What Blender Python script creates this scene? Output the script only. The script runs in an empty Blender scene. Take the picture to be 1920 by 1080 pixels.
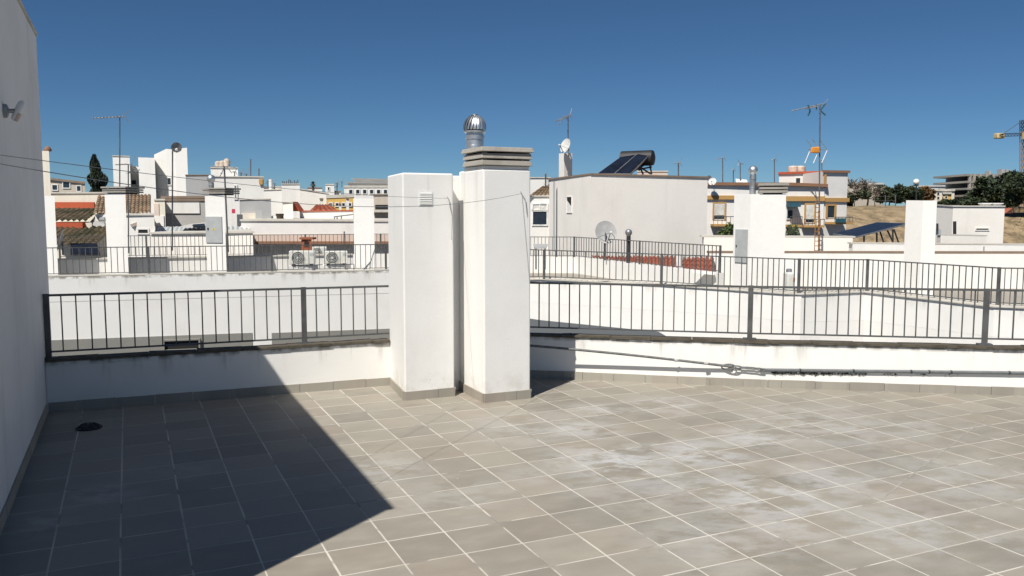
import bpy, math, random
from mathutils import Vector, Matrix
random.seed(7)
R = math.radians
S = bpy.context.scene
COL = S.collection
# ------------------------------------------------------------------ camera, sky, sun, exposure
F, PIT, EYE, TH = 1578.0, 0.0915, 1.793, 0.428      # focal length (px of 1920), pitch, eye height, turn of the tile grid
cam = bpy.data.cameras.new('camera'); camo = bpy.data.objects.new('camera', cam); COL.objects.link(camo)
cam.sensor_width = 36.0; cam.lens = 36.0 * F / 1920.0; cam.clip_end = 6000; cam.clip_start = 0.05
camo.location = (0, 0, EYE); camo.rotation_euler = (math.pi / 2 - PIT, 0, 0)
S.camera = camo
SUN_EL, SUN_AZ = R(53.0), math.atan2(-.492, -.873)   # azimuth of the sun, clockwise from +Y
world = bpy.data.worlds.new('World'); S.world = world; world.use_nodes = True
wn = world.node_tree; bg = wn.nodes['Background']; sky = wn.nodes.new('ShaderNodeTexSky')
sky.sky_type = 'NISHITA'; sky.sun_disc = False; sky.sun_elevation = SUN_EL; sky.sun_rotation = SUN_AZ
sky.altitude = 50; sky.air_density = 0.65; sky.dust_density = 0.0; sky.ozone_density = 9.0
tint = wn.nodes.new('ShaderNodeMix'); tint.data_type = 'RGBA'; tint.blend_type = 'MULTIPLY'; tint.inputs[0].default_value = 1.0; tint.inputs[7].default_value = (.87, 1.05, 1.05, 1)   # clear, slightly cyan air, the same in every direction
wn.links.new(sky.outputs[0], tint.inputs[6]); wn.links.new(tint.outputs[2], bg.inputs[0]); bg.inputs[1].default_value = 0.05
sl = bpy.data.lights.new('sun', 'SUN'); sl.energy = 5.0; sl.angle = R(0.5); sl.color = (1.0, .955, .88)
so = bpy.data.objects.new('sun', sl); COL.objects.link(so)
sd = Vector((math.sin(SUN_AZ) * math.cos(SUN_EL), math.cos(SUN_AZ) * math.cos(SUN_EL), math.sin(SUN_EL)))
so.rotation_euler = sd.to_track_quat('Z', 'Y').to_euler(); so.location = sd * 60
vs = S.view_settings; vs.view_transform = 'Standard'; vs.look = 'None'; vs.gamma = 1; vs.use_curve_mapping = False
vs.exposure = 0.25
S.render.engine = 'CYCLES'; S.cycles.max_bounces = 6; S.cycles.diffuse_bounces = 3

# ------------------------------------------------------------------ measuring helpers
def ray(u, v):
    x = (u - 960) / F; y = (540 - v) / F
    return Vector((x, math.cos(PIT) + y * math.sin(PIT), -math.sin(PIT) + y * math.cos(PIT)))
def at(u, v, Y):
    r = ray(u, v); return Vector((0, 0, EYE)) + r * (Y / r.y)
def gp(u, v, z=0.0):
    r = ray(u, v); return Vector((0, 0, EYE)) + r * ((z - EYE) / r.z)
def proj(p):
    x, y, z = p[0], p[1], p[2] - EYE
    d = y * math.cos(PIT) - z * math.sin(PIT); h = y * math.sin(PIT) + z * math.cos(PIT)
    return (960 + F * x / d, 540 - F * h / d, d) if d > .1 else (0, 0, -1)
CA, SA = math.cos(TH), math.sin(TH)
def ab(a, b, z=0.0): return Vector((a * CA - b * SA, a * SA + b * CA, z))     # terrace grid -> world

# ------------------------------------------------------------------ materials
MATS = {}
def newmat(name):
    m = bpy.data.materials.new(name); m.use_nodes = True; MATS[name] = m
    nt = m.node_tree; return m, nt, nt.nodes['Principled BSDF']
def N(nt, t, **kw):
    n = nt.nodes.new(t)
    for k, v in kw.items():
        if k.startswith('i_'):
            n.inputs[k[2:].replace('_', ' ')].default_value = v
        else: setattr(n, k, v)
    return n
def noise(nt, vec, scale, detail=4, rough=.55):
    n = N(nt, 'ShaderNodeTexNoise'); n.inputs['Scale'].default_value = scale; n.inputs['Detail'].default_value = detail
    n.inputs['Roughness'].default_value = rough
    if vec is not None: nt.links.new(vec, n.inputs['Vector'])
    return n.outputs['Fac']
def ramp(nt, fac, lo, hi, a=0.0, b=1.0):
    n = N(nt, 'ShaderNodeMapRange'); n.interpolation_type = 'SMOOTHSTEP'
    nt.links.new(fac, n.inputs[0]); n.inputs[1].default_value = lo; n.inputs[2].default_value = hi
    n.inputs[3].default_value = a; n.inputs[4].default_value = b; return n.outputs[0]
def mathn(nt, op, a, b=None):
    n = N(nt, 'ShaderNodeMath', operation=op)
    for i, q in enumerate((a, b)):
        if q is None: continue
        if isinstance(q, (int, float)): n.inputs[i].default_value = q
        else: nt.links.new(q, n.inputs[i])
    return n.outputs[0]
def mix(nt, fac, a, b):
    n = N(nt, 'ShaderNodeMix', data_type='RGBA')
    for i, q in ((0, fac), (6, a), (7, b)):
        if isinstance(q, (int, float)): n.inputs[i].default_value = q
        elif isinstance(q, tuple): n.inputs[i].default_value = (*q, 1) if len(q) == 3 else q
        else: nt.links.new(q, n.inputs[i])
    return n.outputs[2]
def scaled(nt, vec, s, rot=0.0, loc=(0, 0, 0)):
    n = N(nt, 'ShaderNodeMapping'); n.inputs['Scale'].default_value = s; n.inputs['Rotation'].default_value = (0, 0, rot)
    n.inputs['Location'].default_value = loc
    nt.links.new(vec, n.inputs['Vector']); return n.outputs[0]
def bump(nt, b, h, strength, dist):
    n = N(nt, 'ShaderNodeBump'); n.inputs['Strength'].default_value = strength; n.inputs['Distance'].default_value = dist
    nt.links.new(h, n.inputs['Height']); nt.links.new(n.outputs[0], b.inputs['Normal'])
def plaster(name, col, dirt=(.32, .29, .24), amt=.25, sc=.7, streak=.25, rough=.9, bmp=.09, fine=30):
    m, nt, b = newmat(name); pos = N(nt, 'ShaderNodeNewGeometry').outputs['Position']
    f1 = ramp(nt, noise(nt, pos, sc, 7, .62), .42, .75, 0, amt)
    f2 = ramp(nt, noise(nt, scaled(nt, pos, (3.2, 3.2, .28)), 1.0, 5), .52, .78, 0, streak)
    c = mix(nt, f1, col, dirt); c = mix(nt, f2, c, tuple(x * .8 for x in dirt))
    c = mix(nt, ramp(nt, noise(nt, pos, 14, 3), .35, .7, 0, .10), c, tuple(x * .72 for x in col))
    nt.links.new(c, b.inputs['Base Color']); b.inputs['Roughness'].default_value = rough
    h = mathn(nt, 'ADD', noise(nt, pos, fine, 3), mathn(nt, 'MULTIPLY', noise(nt, pos, 2.3, 3), 1.6))
    bump(nt, b, h, bmp, .012); return m
def plain(name, col, rough=.6, metal=0.0, var=.2, sc=6.0, spec=.5):
    m, nt, b = newmat(name); pos = N(nt, 'ShaderNodeNewGeometry').outputs['Position']
    c = mix(nt, ramp(nt, noise(nt, pos, sc, 5), .3, .7), tuple(x * (1 - var) for x in col), tuple(min(1, x * (1 + var)) for x in col))
    nt.links.new(c, b.inputs['Base Color']); b.inputs['Roughness'].default_value = rough; b.inputs['Metallic'].default_value = metal
    b.inputs['Specular IOR Level'].default_value = spec
    return m
WHITE = (.80, .785, .75)
plaster('white_plaster', WHITE, (.45, .42, .35), .16, .9, .10)
plaster('stair_plaster', (.74, .725, .70), (.42, .40, .37), .30, .8, .30)  # the stair house wall's own off-white plaster
plaster('old_white', (.75, .735, .70), (.42, .40, .35), .30, .5, .20)
plaster('warm_white', (.82, .78, .72), (.52, .48, .42), .30, .5, .14)
plaster('cream_wall', (.68, .63, .53), (.36, .32, .25), .34, .4, .3)
plaster('pink_wall', (.60, .50, .43), (.34, .28, .22), .3, .5, .3)
plaster('grey_wall', (.42, .41, .39), (.25, .24, .22), .35, .6, .3)
plaster('dado_grey', (.245, .24, .215), (.18, .175, .155), .2, .8, .15)
plaster('far_white', (.74, .725, .69), (.42, .40, .37), .30, .22, .2)
plaster('far_beige', (.50, .44, .36), (.28, .25, .20), .35, .22, .3)
plaster('far_grey', (.36, .36, .36), (.24, .24, .23), .3, .25, .25)
plaster('yellow_wall', (.62, .40, .11), (.4, .27, .12), .3, .4, .3)
plaster('ochre_paint', (.46, .27, .09), (.3, .18, .08), .25, .8, .2)
plaster('brown_trim', (.25, .13, .075), (.15, .09, .06), .3, 1.2, .2)
plaster('red_paint', (.42, .085, .035), (.25, .07, .04), .25, 1.0, .2)
plaster('brick_red', (.28, .09, .045), (.15, .07, .045), .3, 3.0, .2)
plaster('concrete', (.34, .315, .275), (.17, .155, .13), .45, 4.0, .25, bmp=.4)
plaster('grey_slab', (.10, .108, .112), (.09, .095, .10), .3, 1.0, .1)
plaster('roof_deck', (.34, .31, .265), (.22, .2, .17), .35, .5, .0)
plaster('coping_dirty', (.095, .08, .058), (.03, .025, .018), .75, 9.0, .4, bmp=.6)
plaster('coping_brown', (.24, .175, .125), (.1, .075, .055), .4, 2.0, .3)
plaster('coping_light', (.55, .52, .46), (.3, .28, .24), .4, 1.5, .3)
plaster('asphalt', (.055, .055, .055), (.035, .035, .035), .4, .4, 0)
plain('rail_paint', (.085, .087, .085), .45, 0.0, .22, 8)
m = MATS['rail_paint']; nt = m.node_tree; b = nt.nodes['Principled BSDF']; src = b.inputs['Base Color'].links[0].from_socket
pos = N(nt, 'ShaderNodeNewGeometry').outputs['Position']; nt.links.new(mix(nt, ramp(nt, noise(nt, pos, 11, 5, .7), .60, .70, 0, .7), src, (.17, .085, .04)), b.inputs['Base Color'])
plain('galvanised', (.62, .64, .65), .38, .85, .16, 12)
plain('galvanised_dull', (.33, .35, .36), .5, .7, .2, 10)
plain('black_gap', (.012, .012, .012), .9)
plain('black_rubber', (.018, .018, .020), .55)
plain('dark_metal', (.045, .045, .05), .5, .4)
plain('alu_grey', (.36, .36, .36), .45, .6)
plain('mast_grey', (.16, .16, .165), .5, .5)
plain('rust', (.30, .15, .06), .85, 0, .35, 14)
plain('white_plastic', (.74, .74, .71), .45, 0, .06)
plain('ac_white', (.66, .655, .60), .45, 0, .08)
plain('fan_grey', (.16, .165, .16), .6)
plain('dish_white', (.62, .61, .58), .5, 0, .1)
plain('dish_mid', (.44, .44, .43), .5, 0, .12)
plain('dish_grey', (.22, .22, .23), .5, .2, .15)
plain('panel_grey', (.46, .48, .475), .5, 0, .05)
plain('door_grey', (.40, .415, .41), .5, 0, .06)
plain('glass_dark', (.02, .03, .045), .08, 0, .2)
plain('solar_blue', (.009, .013, .024), .38, 0, .3, 3, .25)
plain('tarp_navy', (.010, .014, .026), .85, 0, .3, 4, .1)
plain('window_white', (.70, .70, .68), .5)
plain('shutter', (.58, .57, .53), .6)
plain('awning_blue', (.02, .09, .12), .8)
plain('orange_plastic', (.62, .24, .03), .5)
plain('yellow_paint', (.65, .43, .06), .6)
plain('sign_yellow', (.75, .58, .05), .5)
plain('lens_pink', (.46, .36, .33), .3)
plain('mortar_faint', (.34, .325, .29), .95, 0, .2, 9)
plain('hose_grey', (.12, .125, .125), .6, 0, .25, 20)
plain('conduit_grey', (.135, .145, .15), .8, 0, .15, 20)
plain('wire_grey', (.30, .30, .30), .5)
plain('wire_pale', (.50, .50, .48), .5)
plain('tank_beige', (.52, .44, .36), .7)
plain('bark', (.11, .085, .065), .9)
plain('moss', (.035, .04, .022), 1.0, 0, .5, 40)
plain('red_cloth', (.5, .03, .07), .8)
plain('crane_yellow', (.58, .46, .24), .6)
def foliage(name, c1, c2):
    m, nt, b = newmat(name); pos = N(nt, 'ShaderNodeNewGeometry').outputs['Position']
    c = mix(nt, ramp(nt, noise(nt, pos, .9, 4), .35, .68), c1, c2)
    nt.links.new(c, b.inputs['Base Color']); b.inputs['Roughness'].default_value = .7
foliage('leaf_dark', (.018, .032, .014), (.05, .068, .026))
foliage('leaf_cypress', (.010, .020, .010), (.03, .045, .020))
foliage('leaf_autumn', (.13, .075, .03), (.24, .14, .05))
foliage('leaf_green', (.05, .085, .02), (.11, .14, .04))
foliage('dry_twig', (.17, .14, .11), (.24, .20, .16))
m, nt, b = newmat('dry_grass'); pos = N(nt, 'ShaderNodeNewGeometry').outputs['Position']
c = mix(nt, ramp(nt, noise(nt, pos, .9, 8, .75), .36, .62), (.17, .125, .072), (.41, .305, .18))
c = mix(nt, ramp(nt, noise(nt, pos, .12, 4), .55, .75, 0, .6), c, (.13, .12, .055))
nt.links.new(c, b.inputs['Base Color']); b.inputs['Roughness'].default_value = 1
bump(nt, b, noise(nt, pos, 1.6, 7, .75), .8, .5)
# clay roof tiles with moss
def rooftile(name, c1, c2, c3, moss):
    m, nt, b = newmat(name); pos = N(nt, 'ShaderNodeNewGeometry').outputs['Position']
    c = mix(nt, ramp(nt, noise(nt, pos, 3.0, 5), .3, .7), c1, c2)
    c = mix(nt, ramp(nt, noise(nt, pos, 1.1, 6, .65), .44, .62, 0, moss), c, c3)
    nt.links.new(c, b.inputs['Base Color']); b.inputs['Roughness'].default_value = .95
rooftile('clay_mossy', (.105, .078, .046), (.18, .13, .075), (.045, .046, .018), .95)
rooftile('clay_brown', (.20, .135, .085), (.33, .23, .15), (.10, .085, .05), .5)
rooftile('clay_red', (.30, .075, .038), (.40, .11, .055), (.2, .08, .05), .5)
# floor tiles: per-tile tone, brushed clouds, lime bloom
TS = .184 * EYE; OA, OB = .866 * EYE, 2.410 * EYE
def tilemat(name, base, bloom):
    m, nt, b = newmat(name); pos = N(nt, 'ShaderNodeNewGeometry').outputs['Position']
    g = scaled(nt, pos, (1 / TS, 1 / TS, 0), -TH, (-OA / TS, -OB / TS, 0))
    fl = N(nt, 'ShaderNodeVectorMath', operation='FLOOR'); nt.links.new(g, fl.inputs[0])
    wnz = N(nt, 'ShaderNodeTexWhiteNoise', noise_dimensions='3D'); nt.links.new(fl.outputs[0], wnz.inputs['Vector'])
    rnd, rc = wnz.outputs['Value'], wnz.outputs['Color']
    # clouds drawn along one direction, shifted per tile
    off = N(nt, 'ShaderNodeVectorMath', operation='MULTIPLY_ADD'); nt.links.new(rc, off.inputs[0])
    off.inputs[1].default_value = (9, 9, 0)
    nt.links.new(scaled(nt, g, (.85, 1.7, 1)), off.inputs[2])
    cl = noise(nt, off.outputs[0], 1.1, 6, .6)
    c = mix(nt, ramp(nt, rnd, 0, 1), tuple(x * .87 for x in base), tuple(x * 1.10 for x in base))
    sep = N(nt, 'ShaderNodeSeparateColor'); nt.links.new(rc, sep.inputs[0])
    c = mix(nt, ramp(nt, sep.outputs[1], .6, 1, 0, .30), c, (base[0] * 1.12, base[1] * .97, base[2] * .93))
    c = mix(nt, ramp(nt, cl, .40, .72, 0, .34), c, tuple(x * 1.36 for x in base))
    c = mix(nt, ramp(nt, cl, .48, .26, 0, .24), c, tuple(x * .72 for x in base))
    if bloom:
        tot = None
        for (u, v, r, k) in ((1150, 865, .75, .95), (1085, 805, .55, .75), (1310, 850, .62, .95), (1410, 822, .55, .8), (1430, 930, .85, .85), (1560, 900, .7, .62),
                             (1120, 770, .5, .6), (1250, 760, .6, .55), (1460, 985, .6, .55), (1680, 990, .75, .55), (720, 880, .5, .45), (1700, 800, .9, .38), (1000, 890, .4, .3), (1840, 1010, .5, .45), (190, 930, .4, .5), (60, 985, .35, .5), (330, 880, .45, .25), (1250, 900, 1.1, .5), (1550, 800, 1.3, .5), (1000, 800, .9, .4), (1800, 900, 1.0, .45), (850, 930, .7, .28), (1350, 1010, .8, .4)):
            q = gp(u, v)
            d = N(nt, 'ShaderNodeVectorMath', operation='DISTANCE'); nt.links.new(pos, d.inputs[0]); d.inputs[1].default_value = q
            f = ramp(nt, d.outputs['Value'], r, 0.0, 0, k)
            tot = f if tot is None else mathn(nt, 'MAXIMUM', tot, f)
        s1 = noise(nt, scaled(nt, pos, (1, 1.6, 1), -TH), 2.6, 8, .66)
        w = mathn(nt, 'MULTIPLY', tot, mathn(nt, 'MULTIPLY', ramp(nt, s1, .41, .55), ramp(nt, noise(nt, scaled(nt, pos, (1, 1.8, 1), -TH), 9, 6, .72), .28, .58, .40, 1.0)))
        c = mix(nt, mathn(nt, 'MULTIPLY', w, .92), c, (.485, .485, .48))
        sp = ramp(nt, noise(nt, pos, 34, 2, .5), .735, .77)         # small splashes
        c = mix(nt, mathn(nt, 'MULTIPLY', sp, ramp(nt, noise(nt, pos, 1.3, 3), .5, .62, 0, .8)), c, (.47, .46, .44))
        c = mix(nt, ramp(nt, noise(nt, pos, .55, 4), .5, .72, 0, .22), c, (.30, .295, .285))
    nt.links.new(c, b.inputs['Base Color']); b.inputs['Specular IOR Level'].default_value = .3
    nt.links.new(ramp(nt, cl, .3, .7, .50, .68), b.inputs['Roughness'])
    bump(nt, b, noise(nt, pos, 22, 4), .10, .006)
tilemat('floor_tile', (.276, .253, .210), True)
tilemat('skirting', (.31, .288, .245), False)
m, nt, b = newmat('grout'); pos = N(nt, 'ShaderNodeNewGeometry').outputs['Position']
c = mix(nt, ramp(nt, noise(nt, pos, 1.7, 6, .65), .40, .62), (.56, .53, .47), (.45, .42, .365))
c = mix(nt, ramp(nt, noise(nt, pos, 3.3, 5), .545, .64, 0, .85), c, (.20, .185, .155))
nt.links.new(c, b.inputs['Base Color']); b.inputs['Roughness'].default_value = .95
# parapet plaster: run-off stains hang under the coping
def parapet_mat(name, top):
    m, nt, b = newmat(name); geo = N(nt, 'ShaderNodeNewGeometry'); pos = geo.outputs['Position']
    sp = N(nt, 'ShaderNodeSeparateXYZ'); nt.links.new(pos, sp.inputs[0]); z = sp.outputs[2]
    c = mix(nt, ramp(nt, noise(nt, pos, 1.1, 6), .45, .75, 0, .22), WHITE, (.5, .47, .40))
    st = ramp(nt, noise(nt, scaled(nt, pos, (5.5, 5.5, .55)), 1, 6, .65), .50, .74)
    hang = ramp(nt, z, top - .26, top, 0, 1)
    c = mix(nt, mathn(nt, 'MULTIPLY', st, mathn(nt, 'MULTIPLY', hang, .62)), c, (.20, .18, .12))
    edge = mathn(nt, 'MULTIPLY', ramp(nt, z, top - .055, top - .005), ramp(nt, noise(nt, pos, 7, 5), .38, .60))
    c = mix(nt, mathn(nt, 'MULTIPLY', edge, .75), c, (.13, .11, .07))
    sc = ramp(nt, noise(nt, pos, 46, 2), .74, .77, 0, .5)
    c = mix(nt, mathn(nt, 'MULTIPLY', sc, ramp(nt, noise(nt, pos, 2, 2), .5, .65)), c, (.2, .19, .17))
    nt.links.new(c, b.inputs['Base Color']); b.inputs['Roughness'].default_value = .9
    h = mathn(nt, 'ADD', noise(nt, pos, 28, 3), mathn(nt, 'MULTIPLY', noise(nt, pos, 2.0, 3), 2.0)); bump(nt, b, h, .10, .012)
def pillar_mat():
    m, nt, b = newmat('pillar_plaster'); pos = N(nt, 'ShaderNodeNewGeometry').outputs['Position']
    sp = N(nt, 'ShaderNodeSeparateXYZ'); nt.links.new(pos, sp.inputs[0]); z = sp.outputs[2]
    c = mix(nt, ramp(nt, noise(nt, pos, 1.6, 6, .6), .40, .75, 0, .20), (.82, .81, .785), (.60, .575, .52))
    st = ramp(nt, noise(nt, scaled(nt, pos, (7, 7, .5)), 1, 5, .6), .52, .72)
    c = mix(nt, mathn(nt, 'MULTIPLY', st, ramp(nt, z, 1.3, 2.15, .05, .34)), c, (.46, .43, .36))
    low = mathn(nt, 'MULTIPLY', ramp(nt, z, .34, .06, 0, .5), ramp(nt, noise(nt, pos, 6, 5, .65), .42, .68))
    c = mix(nt, low, c, (.52, .48, .41))
    sc = mathn(nt, 'MULTIPLY', ramp(nt, noise(nt, scaled(nt, pos, (1, 1, .7)), 26, 3, .6), .70, .745), mathn(nt, 'MULTIPLY', ramp(nt, noise(nt, pos, 2.7, 2), .54, .64), ramp(nt, z, 1.0, .3, .12, .75)))
    c = mix(nt, sc, c, (.22, .21, .20))
    c = mix(nt, ramp(nt, noise(nt, pos, 55, 3), .35, .7, 0, .07), c, (.5, .49, .47))
    nt.links.new(c, b.inputs['Base Color']); b.inputs['Roughness'].default_value = .88
    h = mathn(nt, 'ADD', noise(nt, pos, 60, 3), mathn(nt, 'MULTIPLY', noise(nt, pos, 3.0, 3), 2.2)); bump(nt, b, h, .09, .010)
pillar_mat()
parapet_mat('parapet_plaster', .45); parapet_mat('edge_plaster', .49)

# ------------------------------------------------------------------ mesh helpers
WL = {}                                              # world location of every object made here
class MB:
    def __init__(s): s.v = []; s.f = []
    def add(s, vs, fs, M=None):
        o = len(s.v); s.v += [(M @ Vector(p)) if M else Vector(p) for p in vs]; s.f += [tuple(i + o for i in f) for f in fs]; return s
    def hexa(s, p):                                  # 8 points: 4 bottom (ccw from above), 4 top
        return s.add(p, [(3, 2, 1, 0), (4, 5, 6, 7), (0, 1, 5, 4), (1, 2, 6, 5), (2, 3, 7, 6), (3, 0, 4, 7)])
    def box(s, x0, x1, y0, y1, z0, z1, M=None):
        p = [(x0, y0, z0), (x1, y0, z0), (x1, y1, z0), (x0, y1, z0), (x0, y0, z1), (x1, y0, z1), (x1, y1, z1), (x0, y1, z1)]
        return s.hexa([(M @ Vector(q)) if M else Vector(q) for q in p])
    def abbox(s, a0, a1, b0, b1, z0, z1):
        return s.hexa([ab(a0, b0, z0), ab(a1, b0, z0), ab(a1, b1, z0), ab(a0, b1, z0), ab(a0, b0, z1), ab(a1, b0, z1), ab(a1, b1, z1), ab(a0, b1, z1)])
    def prism(s, pts, z0, z1):                       # pts ccw seen from above; z1 may be a list
        n = len(pts); z1 = z1 if isinstance(z1, (list, tuple)) else [z1] * n
        vs = [(p[0], p[1], z0) for p in pts] + [(p[0], p[1], z1[i]) for i, p in enumerate(pts)]
        fs = [tuple(range(n - 1, -1, -1)), tuple(range(n, 2 * n))] + [(i, (i + 1) % n, n + (i + 1) % n, n + i) for i in range(n)]
        return s.add(vs, fs)
    def bar(s, p0, p1, w, h, up=Vector((0, 0, 1))):  # square bar between two points
        p0, p1 = Vector(p0), Vector(p1); d = (p1 - p0)
        if abs(d.normalized().dot(up)) > .98: up = Vector((0, 1, 0))
        x = d.normalized().cross(up).normalized() * w / 2; y = x.cross(d).normalized() * h / 2
        return s.hexa([p0 - x - y, p0 + x - y, p0 + x + y, p0 - x + y, p1 - x - y, p1 + x - y, p1 + x + y, p1 - x + y])
    def tube(s, pts, r, n=8, r1=None):
        pts = [Vector(p) for p in pts]; rings = []; o = len(s.v); k = len(pts)
        ref = Vector((.13, .21, 1)).normalized()
        for i, p in enumerate(pts):
            d = (pts[min(i + 1, k - 1)] - pts[max(i - 1, 0)]).normalized()
            q = ref if abs(d.dot(ref)) < .95 else Vector((1, 0, 0))
            x = d.cross(q).normalized(); y = d.cross(x); rr = r if r1 is None else r + (r1 - r) * i / (k - 1)
            s.v += [p + x * rr * math.cos(t) + y * rr * math.sin(t) for t in [2 * math.pi * j / n for j in range(n)]]
        for i in range(k - 1):
            for j in range(n):
                a = o + i * n + j; b2 = o + i * n + (j + 1) % n; s.f.append((a, b2, b2 + n, a + n))
        s.f.append(tuple(o + j for j in range(n - 1, -1, -1))); s.f.append(tuple(o + (k - 1) * n + j for j in range(n))); return s
    def lathe(s, prof, n=20, M=None):                # profile [(r, z)] around local z
        vs = []; fs = []; k = len(prof)
        for r, z in prof: vs += [(r * math.cos(2 * math.pi * j / n), r * math.sin(2 * math.pi * j / n), z) for j in range(n)]
        for i in range(k - 1):
            for j in range(n):
                a = i * n + j; b2 = i * n + (j + 1) % n; fs.append((a, b2, b2 + n, a + n))
        if prof[0][0] > 0: fs.append(tuple(range(n - 1, -1, -1)))
        if prof[-1][0] > 0: fs.append(tuple((k - 1) * n + j for j in range(n)))
        return s.add(vs, fs, M)
    def build(s, name, mat, parent=None, loc=None, smooth=False, bevel=0):
        if loc is None: loc = WL[parent.name] if parent else Vector((0, 0, 0))
        me = bpy.data.meshes.new(name); me.from_pydata([tuple(p - loc) for p in s.v], [], s.f); me.update()
        if mat: me.materials.append(MATS[mat])
        if smooth: me.shade_smooth(); me.set_sharp_from_angle(angle=R(38))
        return place(name, me, loc, parent, bevel)
def place(name, me, loc, parent=None, bevel=0, rz=0.0, scale=None):
    o = bpy.data.objects.new(name, me); COL.objects.link(o); loc = Vector(loc); WL[o.name] = loc
    if parent: o.parent = parent; o.location = loc - WL[parent.name]
    else: o.location = loc
    if rz: o.rotation_euler = (0, 0, rz)
    if scale: o.scale = scale
    if bevel:
        mo = o.modifiers.new('bevel', 'BEVEL'); mo.width = bevel; mo.segments = 2; mo.limit_method = 'ANGLE'
    return o
def tag(o, label=None, cat=None, group=None, kind=None):
    for k, v in (('label', label), ('category', cat), ('group', group), ('kind', kind)):
        if v: o[k] = v
    return o
def thing(name, label, cat, loc, group=None):
    o = bpy.data.objects.new(name, None); COL.objects.link(o); o.location = loc; WL[o.name] = Vector(loc); o.empty_display_size = .2
    return tag(o, label, cat, group, 'thing')
_unit = {}
def unitbox(mat):                                    # box 1x1x1 standing on its origin, shared by bars and slats
    if mat not in _unit:
        b = MB().box(-.5, .5, -.5, .5, 0, 1); me = bpy.data.meshes.new('bar'); me.from_pydata([tuple(p) for p in b.v], [], b.f)
        me.materials.append(MATS[mat]); _unit[mat] = me
    return _unit[mat]

# ------------------------------------------------------------------ faces: a vertical plane between two points
class Face:
    def __init__(s, p0, p1):
        s.p0 = Vector((p0[0], p0[1], 0)); d = Vector((p1[0] - p0[0], p1[1] - p0[1], 0)); s.len = d.length; s.d = d.normalized()
        s.n = Vector((s.d.y, -s.d.x, 0))             # outward (towards the viewer for left-to-right points)
    def hit(s, u, v):
        r = ray(u, v); o = Vector((0, 0, EYE)); t = (s.p0 - o).dot(s.n) / r.dot(s.n); p = o + r * t
        return (p - s.p0).dot(s.d), p.z
    def pt(s, a, z, out=0.0): return s.p0 + s.d * a + s.n * out + Vector((0, 0, z))
    def panel(s, mb, u0, v0, u1, v1, out=.02, inn=.02):
        a0, _ = s.hit(u0, (v0 + v1) / 2); a1, _ = s.hit(u1, (v0 + v1) / 2)
        _, zt = s.hit((u0 + u1) / 2, v0); _, zb = s.hit((u0 + u1) / 2, v1)
        return s.slab(mb, a0, a1, zb, zt, out, inn)
    def slab(s, mb, a0, a1, zb, zt, out=.02, inn=.02):
        return mb.hexa([s.pt(a0, zb, out), s.pt(a1, zb, out), s.pt(a1, zb, -inn), s.pt(a0, zb, -inn),
                        s.pt(a0, zt, out), s.pt(a1, zt, out), s.pt(a1, zt, -inn), s.pt(a0, zt, -inn)])
    def window(s, parent, u0, v0, u1, v1, frame='window_white', pane='glass_dark', split=1, fw=.05, out=.05, name='window'):
        a0, _ = s.hit(u0, (v0 + v1) / 2); a1, _ = s.hit(u1, (v0 + v1) / 2)
        _, zt = s.hit((u0 + u1) / 2, v0); _, zb = s.hit((u0 + u1) / 2, v1)
        m = MB(); s.slab(m, a0 - fw, a0, zb - fw, zt + fw, out); s.slab(m, a1, a1 + fw, zb - fw, zt + fw, out)
        s.slab(m, a0 + .002, a1 - .002, zt, zt + fw, out - .004); s.slab(m, a0 + .002, a1 - .002, zb - fw, zb, out - .004)
        for i in range(1, split):
            am = a0 + (a1 - a0) * i / split; s.slab(m, am - fw * .35, am + fw * .35, zb + .002, zt - .002, out - .015)
        w = m.build(name, frame, parent)
        m = MB(); s.slab(m, a0 + .001, a1 - .001, zb + .001, zt - .001, out * .25); m.build('pane', pane, w)
        return w

GROUND = -9.5
def block(name, label, cat, tops, depth, wall, cop=None, cop_h=.06, cop_o=.04, z0=GROUND, back=None, group=None, roof=None, sub='wall'):
    """building from its front top corners (u, v, distance), left to right; all level with the mean height unless v says otherwise"""
    if back is None and tops[-1][2] > tops[0][2]: tops = [(u_, v_, tops[0][2] - .12 * i_) for i_, (u_, v_, _) in enumerate(tops)]
    P3 = [at(*t) for t in tops]
    if back is None:
        d = (P3[-1] + P3[0]); d.z = 0; bk = d.normalized() * depth
    else: bk = Vector((back[0], back[1], 0)).normalized() * depth
    zt = [p.z for p in P3]
    pts = [Vector((p.x, p.y, 0)) for p in P3] + [Vector((P3[-1].x, P3[-1].y, 0)) + bk, Vector((P3[0].x, P3[0].y, 0)) + bk]
    zs = zt + [zt[-1], zt[0]]
    c = sum((Vector((p.x, p.y, 0)) for p in pts), Vector()) / len(pts)
    t = thing(name, label, cat, (c.x, c.y, z0), group)
    MB().prism(pts, z0, zs).build(sub, wall, t)
    if cop:
        q = [c + (p - c) + (p - c).normalized() * cop_o * 1.4 for p in pts]
        n = len(q); mb = MB()
        vs = [(p.x, p.y, zs[i] + .003) for i, p in enumerate(q)] + [(p.x, p.y, zs[i] + cop_h) for i, p in enumerate(q)]
        mb.add(vs, [tuple(range(n - 1, -1, -1)), tuple(range(n, 2 * n))] + [(i, (i + 1) % n, n + (i + 1) % n, n + i) for i in range(n)])
        mb.build('coping', cop, t)
    t_faces = [Face(P3[i], P3[i + 1]) for i in range(len(P3) - 1)]
    return t, t_faces, P3

# ------------------------------------------------------------------ the ground far below, streets between the houses
MB().add([(-3000, -600, GROUND), (3000, -600, GROUND), (3000, 5000, GROUND), (-3000, 5000, GROUND)], [(0, 1, 2, 3)]).build('ground', 'asphalt')['kind'] = 'structure'

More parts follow.
